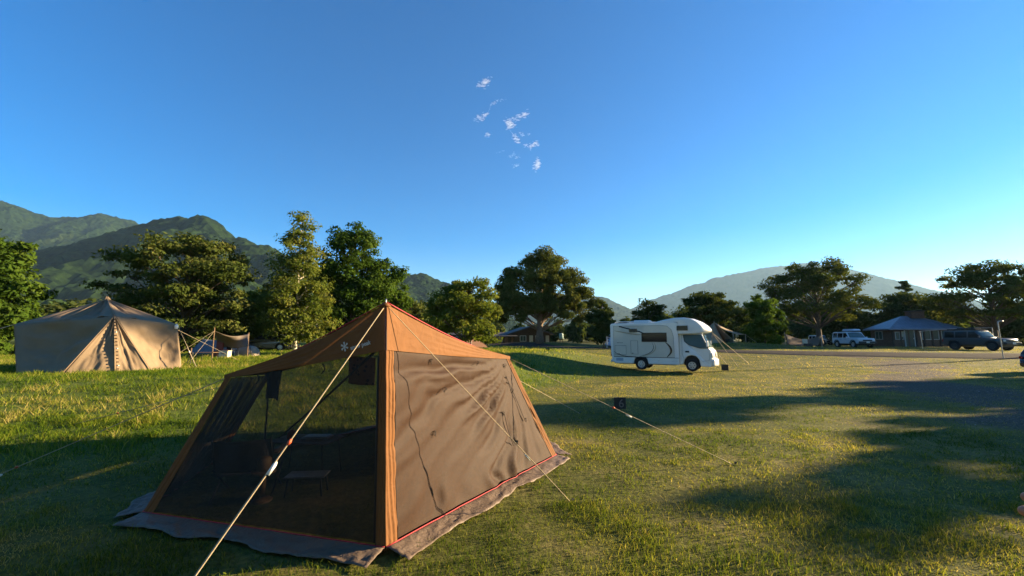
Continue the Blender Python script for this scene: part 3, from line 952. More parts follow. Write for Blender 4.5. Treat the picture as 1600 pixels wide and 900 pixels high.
def wall_fn(Ab, At, Bb, Bt, sag=0.03, fold=0.0, fan=None, seed=0):
    """point on a hanging wall: u along from A to B, v from foot to eave"""
    n = (Bb - Ab).cross(At - Ab).normalized()
    if n.dot(CEN - Ab) > 0:
        n = -n
    def f(u, v):
        p = (Ab.lerp(Bb, u)).lerp(At.lerp(Bt, u), v)
        e = math.sin(math.pi * min(max(u, 0), 1)) * math.sin(math.pi * min(max(v, 0), 1))
        d = -sag * e
        if fold:
            if fan:
                du, dv = (u - fan[0]) * 1.4, (v - fan[1])
                a = math.atan2(dv, du)
                q = math.hypot(du, dv)
                ph = a * 36 + 9 * float(fbm(np.array(u * 3.0), np.array(v * 3.0), 3, seed))
                am = max(0.1, 0.6 + 2.6 * float(fbm(np.array(a * 3.0), np.array(q * 1.5), 2, seed + 5)))
                d += fold * am * (math.sin(ph) + 0.6 * math.sin(ph * 2.3 + 1)) * min(1, q * 1.6) * min(1, e * 4 + 0.05)
            else:
                ph = u * 40 + 6 * float(fbm(np.array(u * 4.0), np.array(v * 2.0), 3, seed))
                d += fold * math.sin(ph) * min(1, e * 4 + 0.1)
        return p + n * d - SO
    return f, n

def panel(name, fn, u0, u1, v0, v1, nu, nv, m, off=None, label=None, solid=0.0):
    o = MB().grid(lambda i, j: fn(u0 + (u1 - u0) * i, v0 + (v1 - v0) * j) + (off or Vector((0, 0, 0))), nu, nv).build(name, m, shelter, smooth=True, solid=solid)
    if label: o['label'] = label
    return o

WALLS = [  # feet, eaves, netting, sag, folds, fan centre, strip widths at both ends, open?
    ('N', 'L', m_net_shade, 0.02, 0.004, None, 0.034, 0.046),
    ('N', 'R', m_net, 0.05, 0.036, (1.0, 1.02), 0.040, 0.040),
    ('L', 'L2', m_net_fold, 0.03, 0.03, None, 0.04, 0.06),
    ('L2', 'F', m_net_far, 0.02, 0.004, None, 0.03, 0.035),
    ('R', 'R2', m_canvas, 0.02, 0.006, None, 0.04, 0.04),
    ('R2', 'F', m_canvas, 0.02, 0.006, None, 0.04, 0.04),
]
foot = lambda k: S_[k + 'b']
eave = lambda k: S_[k + 'e'] if k in 'NF' else S_[k + 't']
WF = {}
for i, (A, B, m, sag, fold, fan, ua, ub) in enumerate(WALLS):
    f, n = wall_fn(foot(A), eave(A), foot(B), eave(B), sag, fold, fan, 50 + i)
    WF[A + B] = (f, n)
    solidw = m is m_canvas
    panel("canvas_panel" if solidw else "net_panel", f, ua, 1 - ub, 0.03, 1.0, 72, 40, m,
          label=("closed brown canvas side panel" if solidw else "lit brown netting panel with slanting folds" if A + B == 'NR' else "dark see-through netting panel"))
    for (s0, s1) in ((0, ua), (1 - ub, 1)):
        fp = lambda u, v, f=f, s0=s0, s1=s1, n=n: f(u, v) + n * (0.004 + 0.0045 * math.sin((u - s0) / (s1 - s0) * 17 + 5 * v + 4 * math.sin(3 * v)) * math.sin(math.pi * min(1, max(0, (u - s0) / (s1 - s0)))) ** 0.5)
        panel("corner_strip", fp, s0, s1, 0.0, 1.0, 16, 28, m_canvas)
    # red piping and skirt along the foot
    pts = [f(u / 30, 0.02) + n * 0.008 for u in range(31)]
    MB().tube(pts, 0.0055, 6).build("red_piping", m_red, shelter, smooth=True)
    hn = Vector((n.x, n.y, 0)).normalized()
    g = np.random.default_rng(90 + i)
    ph = g.random() * 6
    def skirt(u, v, f=f, hn=hn, ph=ph, i=i):
        uu = u
        p = f(uu, 0.015) + n * 0.004
        wv = 0.23 + 0.02 * math.sin(uu * 17 + ph) + 0.07 * float(fbm(np.array(uu * 9.0), np.array(i * 3.0), 3, 70))
        q = p + hn * wv * v + Vector((0, 0, 0))
        gx, gy = q.x + SO.x, q.y + SO.y
        ruff = (0.012 + 0.020 * v) * (0.5 + float(fbm(np.array(uu * 34.0 + v * 5), np.array(v * 5.0 + i * 7), 3, 71)) * 2.0)
        z = gz1(gx, gy) + 0.012 * v + (p.z - gz1(p.x + SO.x, p.y + SO.y)) * (1 - v) ** 1.4 + max(0, ruff) * math.sin(math.pi * min(1, v * 0.85 + 0.02)) ** 0.7
        return Vector((q.x, q.y, z + 0.012 * (v > 0.001)))
    MB().grid(skirt, 90, 9).build("ground_skirt", m_skirt, shelter, smooth=True, solid=0.004)

# canvas gables above the eaves, from the high poles down to the low corners
def gable(A, B, name, m):
    a, e, b_ = S_[A + 'a'], S_[A + 'e'], S_[B + 't']
    n = (b_ - e).cross(a - e).normalized()
    if n.dot(CEN - e) > 0: n = -n
    def f(u, v):
        lo = e.lerp(b_, u) + Vector((0, 0, -0.012 * math.sin(math.pi * u)))
        hi = a.lerp(b_ + Vector((0, 0, 0.035)), u) + Vector((0, 0, -0.07 * math.sin(math.pi * u) * (1 - 0.3 * u)))
        p = lo.lerp(hi, v)
        d = 0.004 * math.sin(26 * v + 9 * u) * math.sin(math.pi * u)
        return p + n * (0.012 + d) - SO
    o = MB().grid(f, 40, 12).build(name, m, shelter, smooth=True)
    return f, n
GB = {}
for A, B in (('N', 'L'), ('N', 'R'), ('F', 'L2'), ('F', 'R2')):
    GB[A + B] = gable(A, B, "gable_panel", m_canvas)
# roof halves hung from the ridge
def roof_half(ks, sgn):
    a, b_ = S_['Na'], S_['Fa']
    c, d = S_[ks[0]], S_[ks[1]]
    def f(u, v):
        top = a.lerp(b_, u) + Vector((0, 0, -0.10 * math.sin(math.pi * u)))
        if u < 0.36:
            low = a.lerp(c, u / 0.36) + Vector((0, 0, -0.06 * math.sin(math.pi * u / 0.36)))
        elif u < 0.64:
            low = c.lerp(d, (u - 0.36) / 0.28)
        else:
            low = d.lerp(b_, (u - 0.64) / 0.36) + Vector((0, 0, -0.06 * math.sin(math.pi * (u - 0.64) / 0.36)))
        p = top.lerp(low, v)
        return p + Vector((0, 0, 0.012 - 0.05 * math.sin(math.pi * v) * math.sin(math.pi * u))) - SO
    MB().grid(f, 50, 20).build("roof_panel", m_canvas, shelter, smooth=True)
    e = [f(u / 60, 1.0) + Vector((0, 0, 0.012)) for u in range(61)]
    MB().tube(e, 0.006, 5).build("red_piping", m_red, shelter, smooth=True)
roof_half(('Lt', 'L2t'), -1)
roof_half(('Rt', 'R2t'), 1)
# canvas strip down the front corner: covers the pole
MB().tube([S_['Nb'] - SO + Vector((-0.03, 0.12, 0)), S_['Na'] - SO + Vector((-0.01, 0.05, -0.02))], 0.017, 10).build("front_pole", m_steel, shelter, smooth=True)
MB().tube([S_['Na'] - SO + Vector((0.0, -0.01, -0.015)), S_['Na'] - SO + Vector((0.0, -0.01, 0.012))], [0.05, 0.022], 10).build("peak_cap", m_canvas, shelter, smooth=True)
MB().tube([S_['Na'] - SO, S_['Na'] - SO + Vector((0, 0, 0.05))], 0.006, 8).build("pole_pin", m_steel, shelter, smooth=True)
MB().tube([S_['Fb'] - SO + Vector((-0.02, -0.05, 0)), S_['Fa'] - SO + Vector((-0.02, -0.05, -0.02))], 0.017, 10).build("rear_pole", m_steel, shelter, smooth=True)
for k, q in (('L2', (0.06, -0.02)), ('R2', (-0.05, -0.04))):
    tpt = S_[k + 't'] - SO
    MB().tube([Vector((tpt.x + q[0], tpt.y + q[1], gz1(tpt.x + SO.x, tpt.y + SO.y))), tpt + Vector((q[0], q[1], -0.01))], 0.011, 8).build("side_pole", m_black, shelter, smooth=True)

# guy ropes, each with its slider and peg
def guy(a, b_, parent, org, tens=0.62, r=0.0045, sag=0.0, slider=m_orange, grip=True, peg=True, double=True):
    a, b_ = Vector(a), Vector(b_)
    pts = [a.lerp(b_, i / 16) + Vector((0, 0, -sag * math.sin(math.pi * i / 16))) - org for i in range(17)]
    o = MB().tube(pts, r, 6)
    if double:
        k = int(tens * 16)
        side = (b_ - a).cross(Vector((0, 0, 1))).normalized()
        o.tube([pts[j] + side * (0.011 * math.sin(math.pi * min(1, (j - k + 1) / (17 - k)))) for j in range(k, 17)], r * 0.9, 6)
    rope = o.build("guy_rope", m_rope, parent, smooth=True)
    d = (b_ - a).normalized()
    if slider:
        c = a.lerp(b_, tens) - org
        MB().tube([c - d * 0.022, c, c + d * 0.022], [r * 1.6, r * 3.2, r * 1.6], 8).build("rope_slider", slider, rope, smooth=True)
    if grip:
        c = a.lerp(b_, tens + 0.07) - org - Vector((0, 0, 0.012))
        MB().tube([c - d * 0.05, c - d * 0.03, c + d * 0.04], [r * 1.2, r * 3.0, r * 3.0], 8).build("tensioner", m_white, rope, smooth=True)
    if peg:
        pd = Vector((d.x, d.y, 0)).normalized()
        c = b_ - org
        MB().tube([c - Vector((0, 0, 0.12)) - pd * 0.03, c + Vector((0, 0, 0.03)) + pd * 0.012], 0.006, 6).tube([c + Vector((0, 0, 0.028)) + pd * 0.0, c + Vector((0, 0, 0.034)) + pd * 0.028], 0.011, 6).build("peg", m_black, rope)
    return rope
def gp(px, py):
    p = at_z(px, py, 0.0)
    for _ in range(6):
        p = at_z(px, py, gz1(p.x, p.y))
    return p
guy(S_['Na'], gp(200, 1050), shelter, SO, tens=0.50)
guy(S_['Na'], gp(893, 786), shelter, SO, tens=0.66, r=0.0035, slider=None)
guy(S_['Rt'] + Vector((0.02, 0, 0.0)), gp(1148, 727), shelter, SO, tens=0.46)
guy(S_['R2t'], gp(906, 646), shelter, SO, tens=0.7, slider=None, grip=False)
guy(S_['Lt'], gp(-70, 771), shelter, SO, tens=0.76)
guy(S_['L2t'], on(-7.9, 7.6), shelter, SO, tens=0.7, grip=False)
guy(S_['Fa'], on(-4.2, 11.3), shelter, SO, tens=0.7, grip=False)
guy(S_['Fa'], on(-0.8, 11.4), shelter, SO, tens=0.7, grip=False)

# ties and cords hanging on the lit netting, and loops under the eaves
fNR, nNR = WF['NR']
def cord(uv, r=0.0035, name="tie_cord", off=0.018):
    pts = catmull([fNR(u, v) + nNR * off for u, v in uv], 6)
    MB().tube(pts, r, 5).build(name, m_cord, shelter, smooth=True)
cord([(0.72, 0.52), (0.70, 0.38), (0.705, 0.25)], 0.004)
cord([(0.865, 0.84), (0.872, 0.6), (0.865, 0.42)], 0.004)
for (u, v) in ((0.26, 0.965), (0.62, 0.965), (0.90, 0.95), (0.32, 0.78), (0.72, 0.54), (0.872, 0.72), (0.89, 0.44), (0.235, 0.52)):
    p = fNR(u, v) + nNR * 0.02
    mb = MB()
    for k in range(3):
        a = random.uniform(0, 6)
        q = p + Vector((0.025 * math.cos(a), 0.02 * math.sin(a), -0.015))
        mb.tube(catmull([p, q, p + Vector((random.uniform(-0.012, 0.012), 0, -0.03 - 0.012 * k))], 4), 0.003, 5)
    mb.build("toggle", m_cord, shelter, smooth=True)
fNL, nNL = WF['NL']
for (u, v) in ((0.36, 0.985), (0.78, 0.985)):
    p = fNL(u, v) - nNL * 0.03
    MB().tube(catmull([p, p + Vector((0.02, 0, -0.05)), p + Vector((-0.01, 0, -0.09))], 4), 0.006, 5).build("toggle", m_cord, shelter, smooth=True)
# webbing strap across the inside of the shelter and black edge binding by the front corner
a_, b2 = at_y(586, 549, S_['Ne'].y + 0.12) - SO, at_y(436, 684, 5.1) - SO
MB().tube([a_, a_.lerp(b2, 0.5) - Vector((0, 0, 0.02)), b2], 0.011, 6).build("strap", m_cord, shelter, smooth=True)
MB().tube([fNL(0.040, 0.03) - nNL * 0.008, fNL(0.040, 0.97) - nNL * 0.008], 0.010, 6).build("zip_binding", m_cord, shelter, smooth=True)
for cc in (('N', 'L', 0.0335), ('N', 'R', 0.0405), ('N', 'R', 0.958)):
    f, n = WF[cc[0] + cc[1]]
    MB().tube([f(cc[2], v / 12) + n * 0.006 for v in range(13)], 0.0022, 4).build("seam", m_cord, shelter, smooth=True)

# printed mark on the shaded gable: six-armed star and lettering
def ray_plane(px, py, p0, n):
    d = ray(px, py)
    o = Vector((0, 0, CAMZ))
    return o + d * ((p0 - o).dot(n) / d.dot(n))
gf, gn = GB['NL']
p0 = gf(0.3, 0.5) + SO + gn * 0.007
A0, A1 = ray_plane(548, 547, p0, gn), ray_plane(579.5, 537.5, p0, gn)
ax = (A1 - A0).normalized()
ay = gn.cross(ax).normalized()
if ay.z < 0: ay = -ay
cu = bpy.data.curves.new("lettering", 'FONT')
cu.body = "snow peak"
cu.size = 1.0
cu.extrude = 0.004
cu.offset = 0.018
tmp = bpy.data.objects.new("tmp_text", cu)
COL.objects.link(tmp)
dg = bpy.context.evaluated_depsgraph_get()
tme = bpy.data.meshes.new_from_object(tmp.evaluated_get(dg))
bpy.data.objects.remove(tmp)
co = np.empty(len(tme.vertices) * 3, np.float32)
tme.vertices.foreach_get("co", co)
co = co.reshape(-1, 3)
sc = (A1 - A0).length / co[:, 0].max()
base = np.array(A0 - SO)
newco = base + np.outer(co[:, 0] * sc, ax) + np.outer(co[:, 1] * sc * 1.05, ay) + np.outer(co[:, 2] * 0.3, gn)
tme.vertices.foreach_set("co", newco.astype(np.float32).ravel())
tme.update()
lt = link("lettering", tme, m_print, shelter)
lt['label'] = "pale printed words on the shaded gable"
C0 = ray_plane(538.5, 541.5, p0, gn)
mb = MB()
R0 = (ray_plane(544, 541, p0, gn) - ray_plane(533, 542.5, p0, gn)).length / 2
for k in range(6):
    a = math.pi / 6 + k * math.pi / 3
    d_ = ax * math.cos(a) + ay * math.sin(a)
    s_ = ax * -math.sin(a) + ay * math.cos(a)
    c = C0 - SO
    mb.prism([c + s_ * 0.05 * R0, c + d_ * R0 + s_ * 0.22 * R0, c + d_ * R0 * 1.08, c + d_ * R0 - s_ * 0.22 * R0, c - s_ * 0.05 * R0], gn * 0.002)
mb.build("star_mark", m_print, shelter)

# ---- things kept inside the shelter
m_wood = mat("table_wood", (0.20, 0.12, 0.06), 0.6, 0.3, 12)
m_grey_cloth = mat("grey_cloth", (0.05, 0.042, 0.04), 0.9, 0.2, 20, 0.4)
m_black_cloth = mat("black_cloth", (0.012, 0.012, 0.013), 0.9)
m_alu = mat("aluminium", (0.42, 0.41, 0.40), 0.4, 0.08, metal=0.8)
def leg_table(name, label, loc, rz, w, d, h, mt, ml, cat="table", parent_top="table_top"):
    t_ = thing(name, label, cat, loc, rz)
    k = 5
    for i in range(k):   # slatted top
        MB().box((0, -d / 2 + d * (i + 0.5) / k, h), (w, d / k * 0.92, 0.016)).build("slat", mt, t_, bevel=0.003)
    for sx in (-1, 1):
        for sy in (-1, 1):
            MB().tube([(sx * w * 0.46, sy * d * 0.44, -0.02), (sx * w * 0.40, sy * d * 0.40, h - 0.008)], 0.010, 6).build("leg", ml, t_, smooth=True)
        MB().tube([(sx * w * 0.41, -d * 0.42, h - 0.02), (sx * w * 0.41, d * 0.42, h - 0.02)], 0.009, 6).build("rail", ml, t_, smooth=True)
    return t_
tb = at_y(480, 683, 5.4)
leg_table("folding_table", "low folding table seen through the dark netting of the shelter", (tb.x, 5.4, gz1(tb.x, 5.4)), R(-8), 0.80, 0.45, 0.43, m_wood, m_black)
p = Vector((tb.x, 5.4, gz1(tb.x, 5.4) + 0.438))
o = MB().tube([p + Vector((-0.20, 0, 0)), p + Vector((-0.20, 0, 0.05)), p + Vector((-0.20, 0, 0.09)), p + Vector((-0.20, 0, 0.11))], [0.05, 0.055, 0.045, 0.02], 10).build("pouch", m_orange, smooth=True)
tag(o, "small orange pouch on the low table inside the shelter", "pouch")
o = MB().box(p + Vector((0.12, 0.02, 0.012)), (0.34, 0.2, 0.022)).box(p + Vector((0.12, 0.02, 0.030)), (0.30, 0.17, 0.010)).build("tray", m_alu, bevel=0.006)
tag(o, "flat grey tray on the low table inside the shelter", "tray")
st = at_y(482, 716, 4.75)
rk = leg_table("low_stand", "very low slatted stand on the ground inside the shelter", (st.x, 4.75, gz1(st.x, 4.75)), R(6), 0.42, 0.22, 0.20, m_alu, m_black, "stand")
# folding chair: cloth seat and back on crossed legs
cp = at_y(392, 716, 4.75)
ch = thing("camp_chair", "folding cloth camp chair in the left of the shelter", "chair", (cp.x, 4.75, gz1(cp.x, 4.75)), R(195))
MB().grid(lambda u, v: Vector((-0.26 + 0.52 * u, -0.22 + 0.44 * v, 0.30 - 0.05 * math.sin(math.pi * u) * math.sin(math.pi * v) - 0.03 * v)), 8, 8).build("seat", m_grey_cloth, ch, smooth=True, solid=0.008)
MB().grid(lambda u, v: Vector((-0.26 + 0.52 * u, 0.20 + 0.12 * v + 0.05 * math.sin(math.pi * u), 0.30 + 0.34 * v)), 8, 8).build("backrest", m_grey_cloth, ch, smooth=True, solid=0.008)
for sx in (-1, 1):
    MB().tube([(sx * 0.27, -0.24, 0), (sx * 0.27, 0.24, 0.34)], 0.010, 6).build("leg", m_black, ch, smooth=True)
    MB().tube([(sx * 0.28, 0.24, 0), (sx * 0.28, -0.22, 0.32)], 0.010, 6).build("leg", m_black, ch, smooth=True)
    MB().tube([(sx * 0.27, 0.18, 0.28), (sx * 0.27, 0.33, 0.66)], 0.010, 6).build("back_post", m_black, ch, smooth=True)
    MB().box((sx * 0.29, -0.02, 0.46), (0.05, 0.40, 0.02)).build("armrest", m_wood, ch, bevel=0.006)
# mug
mp_ = at_y(414, 706, 4.55)
mg_ = thing("mug_stand", "small round pot standing on a stool in the shelter", "pot", (mp_.x, 4.55, gz1(mp_.x, 4.55)))
MB().lathe([(0.10, 0.0), (0.10, 0.02), (0.03, 0.05), (0.03, 0.26), (0.12, 0.29), (0.12, 0.31)], n=14).build("stool", m_wood, mg_, smooth=False)
MB().lathe([(0.06, 0.311), (0.07, 0.34), (0.07, 0.43), (0.05, 0.45), (0.015, 0.46)], n=14).build("pot_body", m_wood, mg_, smooth=True)
# black garment and patterned cloth hanging under the roof
g0 = at_y(428, 577, 4.9)
gar = MB().grid(lambda u, v: g0 + Vector((-0.085 + 0.17 * u, 0.03 * math.sin(u * 9 + v * 2), -0.34 * v + 0.012 * math.sin(u * 5))), 12, 14).build("hanging_garment", m_black_cloth, smooth=True, solid=0.012)
tag(gar, "black cloth hanging under the left eave inside the shelter", "cloth")
def pattern_mat():
    m, t, b = nt("patterned_cloth")
    tc = t.nodes.new("ShaderNodeTexCoord")
    v = t.nodes.new("ShaderNodeTexVoronoi"); v.inputs['Scale'].default_value = 24
    t.links.new(tc.outputs['Object'], v.inputs['Vector'])
    r = ramp(t, [(0.30, (0.05, 0.02, 0.012)), (0.36, (0.34, 0.15, 0.06))], v.outputs['Distance'])
    t.links.new(r.outputs[0], b.inputs['Base Color'])
    b.inputs['Roughness'].default_value = 0.9
    return m
g1 = at_y(566, 556, 3.95)
pc = MB().grid(lambda u, v: g1 + Vector((-0.125 + 0.25 * u, 0.015 * math.sin(u * 8 + v), -0.26 * v - 0.02 * u)), 14, 12).build("patterned_cloth", pattern_mat(), smooth=True, solid=0.004)
tag(pc, "orange cloth with small dark figures hanging behind the front netting", "cloth")
# ------------------------------------------------------------------ the big beige tent on the bank
m_beige = fabric("beige_canvas", (0.25, 0.180, 0.112), trans=0.08, scale=1.2, wr=0.35)
m_beige_d = fabric("beige_canvas_roof", (0.235, 0.168, 0.105), trans=0.06, scale=1.0, wr=0.3)
BT = dict(A=at_y(168, 467, 15.8), EL=at_y(22, 507, 13.7), ER=at_y(277, 507, 15.3), P=at_y(180, 494, 14.1),
          BL=at_y(26, 586, 12.95), D1=at_y(97, 584, 12.9), DM=at_y(181, 583, 13.5), D2=at_y(236, 577, 14.1), BR=at_y(284, 574, 14.9))
for k in ('BL', 'D1', 'DM', 'D2', 'BR'):
    BT[k].z = min(BT[k].z, gz1(BT[k].x, BT[k].y) + 0.01) - 0.03
TO = Vector((BT['A'].x, BT['A'].y, gz1(BT['A'].x, BT['A'].y)))
for a, s in (('EL', 'RR'), ('ER', 'RL'), ('BL', 'QR'), ('BR', 'QL')):
    p = BT[a]
    BT[s] = Vector((2 * TO.x - p.x, 2 * TO.y - p.y, p.z))
tent = thing("canvas_tent", "large beige canvas bell tent with a tall peak on the grassy bank", "tent", TO)
def tri_grid(a, b_, c, sag, seed, wr=0.02, n=None):
    """sheet from the edge a-b to the edge a-c, hanging a little between its fixings"""
    nn = (b_ - a).cross(c - a).normalized()
    if nn.dot(TO + Vector((0, 0, 1)) - a) < 0: nn = -nn
    def f(u, v):
        p = a + (b_ - a) * u * (1 - v) + (c - a) * u * v
        d = sag * math.sin(math.pi * v) * math.sin(math.pi * min(1, u)) ** 0.6
        d += wr * float(fbm(np.array(u * 3.0 + seed), np.array(v * 6.0), 3, seed)) * math.sin(math.pi * v)
        return p + nn * d - TO
    return f
def quad_grid(a, b_, c, d_, sag, seed, wr=0.05, drape=0):
    nn = (b_ - a).cross(d_ - a).normalized()
    if nn.dot(TO + Vector((0, 0, 1)) - a) < 0: nn = -nn
    def f(u, v):
        p = a.lerp(b_, u).lerp(d_.lerp(c, u), v)
        e = math.sin(math.pi * u) * math.sin(math.pi * v)
        d = sag * e + wr * float(fbm(np.array(u * 3.0), np.array(v * 5.0), 3, seed)) * min(1, e * 3)
        if drape:
            d += drape * math.sin(v * 16 + 5 * (u - 0.4) ** 2 * 4) * e * (1 - v)
        return p + nn * d - TO
    return f
BTp = BT
def sheet(name, f, m, nu=30, nv=24, label=None):
    o = MB().grid(f, nu, nv).build(name, m, tent, smooth=True, solid=0.012)
    if label: o['label'] = label
sheet("roof_panel", tri_grid(BT['A'], BT['EL'], BT['P'], 0.22, 1, 0.45), m_beige_d)
sheet("roof_panel", tri_grid(BT['A'], BT['P'], BT['ER'], 0.12, 2, 0.15), m_beige_d)
sheet("roof_panel", tri_grid(BT['A'], BT['ER'], BT['RR'], 0.08, 3), m_beige_d)
sheet("roof_panel", tri_grid(BT['A'], BT['RR'], BT['RL'], 0.08, 4), m_beige_d)
sheet("roof_panel", tri_grid(BT['A'], BT['RL'], BT['EL'], 0.08, 5), m_beige_d)
sheet("wall_panel", quad_grid(BT['EL'], BT['P'], BT['D1'], BT['BL'], 0.30, 6, 0.35, 0.10), m_beige, label="shaded sagging left front wall")
sheet("wall_panel", quad_grid(BT['P'], BT['ER'], BT['BR'], BT['D2'], 0.22, 7, 0.22), m_beige, label="sunlit right front wall")
sheet("door_panel", tri_grid(BT['P'], BT['D1'], BT['DM'], 0.06, 8, 0.20), m_beige, label="left half of the closed door flap")
sheet("door_panel", tri_grid(BT['P'], BT['DM'], BT['D2'], 0.06, 9, 0.20), m_beige, label="right half of the closed door flap")
for i, (a, b_, c, d_) in enumerate((('ER', 'RR', 'QR', 'BR'), ('RR', 'RL', 'QL', 'QR'), ('RL', 'EL', 'BL', 'QL'))):
    sheet("wall_panel", quad_grid(BT[a], BT[b_], BT[c], BT[d_], 0.06, 20 + i), m_beige, 16, 12)
MB().tube([Vector((0, 0, 0)), BT['A'] - TO + Vector((0, 0, 0.02))], 0.025, 8).build("centre_pole", m_steel, tent, smooth=True)
MB().lathe([(0.10, -0.03), (0.07, 0.03), (0.02, 0.09)], BT['A'] - TO, 12).build("peak_cap", m_beige_d, tent, smooth=True)
# seams, door edge with its row of clips
def seam(a, b_, r=0.012, off=0.03, nm="seam", m=None):
    a, b_ = BT[a] if isinstance(a, str) else a, BT[b_] if isinstance(b_, str) else b_
    toc = Vector((0, -1, 0.1)) * off
    MB().tube([a.lerp(b_, i / 10) + toc - TO for i in range(11)], r, 5).build(nm, m or m_beige, tent, smooth=True)
seam('P', 'D1'); seam('P', 'D2'); seam('P', 'DM', 0.02)
seam('A', 'P', 0.014)
seam(BT['A'], BT['EL'].lerp(BT['P'], 0.45), 0.012, 0.02)
for i in range(1, 17):
    p = BT['P'].lerp(BT['DM'], i / 17.5) + Vector((0.10 * i / 17 + 0.03, -0.05, 0)) - TO
    MB().box(p, (0.07, 0.02, 0.03)).build("door_clip", m_cord if i % 5 else m_white, tent)
for a, e in (('EL', (-3.2, -1.6)), ('EL', (-1.0, -2.8)), ('ER', (1.35, -0.6)), ('RR', (1.8, 1.8)), ('RL', (-1.8, 1.8))):
    q = BT[a] + Vector((e[0], e[1], 0))
    guy(BT[a], on(q.x, q.y), tent, TO, tens=0.55, r=0.007, slider=None, grip=(a == 'ER'))
lp = BT['ER'] + Vector((0.06, -0.10, -0.08))
lan = thing("hanging_lantern", "small white lantern hanging at the right eave of the beige tent", "lantern", lp)
MB().lathe([(0.03, -0.09), (0.055, -0.07), (0.06, 0.02), (0.05, 0.06), (0.02, 0.08)], n=12).build("globe", m_white, lan, smooth=True)
MB().tube(catmull([(-0.04, 0, 0.05), (0, 0, 0.13), (0.04, 0, 0.05)], 5), 0.005, 5).build("handle", m_steel, lan, smooth=True)

# ------------------------------------------------------------------ the camp beyond it
def gy_(px, Y):
    x = X(px, Y)
    return Vector((x, Y, gz1(x, Y)))
leg_table("camp_table", "low wooden camp table on the bank right of the beige tent", gy_(326, 17.2), R(3), 0.72, 0.4, 0.46, m_wood, m_black)
p = gy_(301, 16.6)
sd = thing("folding_stand", "dark folding stand between the beige tent and the camp table", "stand", p)
for s in (-1, 1):
    MB().tube([(s * 0.07, -0.1, -0.02), (s * 0.02, 0, 0.42)], 0.014, 6).build("leg", m_black, sd)
    MB().tube([(s * 0.07, 0.1, -0.02), (s * 0.02, 0, 0.42)], 0.014, 6).build("leg", m_black, sd)
MB().tube([(0, 0, 0.38), (0, 0, 0.66)], 0.02, 8).build("upright", m_wood, sd)
MB().box((0, 0, 0.44), (0.16, 0.12, 0.10)).build("bag", m_black_cloth, sd, bevel=0.02)
m_tarp = fabric("grey_tarp", (0.135, 0.108, 0.085), trans=0.15, scale=1.5)
m_bluegrey = fabric("bluegrey_canvas", (0.14, 0.15, 0.17), trans=0.1, scale=1.5)
m_dome = fabric("dome_canvas", (0.25, 0.20, 0.155), trans=0.1, scale=2)
tp = gy_(333, 21.5)
tr_ = thing("tarp_shelter", "sagging grey-brown tarp on a thin pole behind the camp table", "tarp", tp)
h1 = at_y(335, 517, 21.5) - tp
h2 = at_y(389, 521, 24.5) - tp
h3 = at_y(340, 540, 26.0) - tp
h4 = at_y(388, 541, 22.5) - tp
MB().grid(lambda u, v: h1.lerp(h2, u).lerp(h3.lerp(h4, u), v) - Vector((0, 0, 0.22 * math.sin(math.pi * u) * (1 - 0.4 * v))), 18, 10).build("tarp_sheet", m_tarp, tr_, smooth=True, solid=0.01)
MB().tube([(h1.x, h1.y, -0.02), h1 + Vector((0, 0, 0.18))], 0.022, 6).build("pole", m_wood, tr_)
q = h2
MB().tube([(q.x, q.y, gz1(q.x + tp.x, q.y + tp.y) - tp.z - 0.02), q + Vector((0, 0, 0.05))], 0.022, 6).build("pole", m_wood, tr_)
guy(tp + h1, on(tp.x - 1.1, tp.y - 1.4), tr_, tp, r=0.005, slider=None, grip=False)
guy(tp + h1, on(tp.x + 0.5, tp.y - 2.0), tr_, tp, r=0.005, slider=None, grip=False)
def ridge_tent(name, label, loc, rz, w, d, h, m, grp=None):
    t_ = thing(name, label, "tent", loc, rz, grp)
    def side(s):
        return lambda u, v: Vector((s * w / 2 * (v ** 0.85), -d / 2 + d * u, h * (1 - v) - 0.06 * h * math.sin(math.pi * u) * (1 - v) - 0.02))
    for s in (-1, 1):
        MB().grid(side(s), 10, 8).build("roof_panel", m, t_, smooth=True, solid=0.01)
    for s in (-1, 1):
        MB().prism([(-w / 2, s * d / 2, -0.02), (w / 2, s * d / 2, -0.02), (0, s * d / 2, h - 0.02)], (0, 0.01 * s, 0)).build("end_panel", m, t_)
        MB().tube([(0, s * (d / 2 + 0.04), -0.05), (0, s * (d / 2 + 0.04), h + 0.05)], 0.014, 6).build("pole", m_alu, t_)
    return t_
ridge_tent("ridge_tent", "blue-grey ridge tent behind the thin pole of the sagging tarp", gy_(338, 27.5), R(70), 1.9, 2.4, 1.0, m_bluegrey)
def dome(name, label, loc, w, d, h, m, rz=0.0):
    t_ = thing(name, label, "tent", loc, rz)
    def f(u, v):
        a, b_ = 2 * math.pi * u, math.pi / 2 * v
        c = math.cos(b_) ** 0.7
        sq = 1 - 0.08 * math.cos(4 * a)
        return Vector((w / 2 * c * math.cos(a) * sq, d / 2 * c * math.sin(a) * sq, h * math.sin(b_) ** 0.9 - 0.02))
    MB().grid(f, 28, 10).build("shell", m, t_, smooth=True)
    for k in range(2):
        a0 = math.pi / 4 + k * math.pi / 2
        MB().tube([Vector((w / 2 * math.cos(x) * math.cos(a0) * 1.10, d / 2 * math.cos(x) * math.sin(a0) * 1.10, h * abs(math.sin(x)) ** 0.9 + 0.02)) for x in [math.pi * i / 20 for i in range(21)]], 0.012, 5).build("arch_pole", m_cord, t_)
    return t_
dome("dome_tent", "small grey-brown dome tent under the trees left of the brown shelter", gy_(389, 25.5), 1.25, 1.2, 0.62, m_dome)
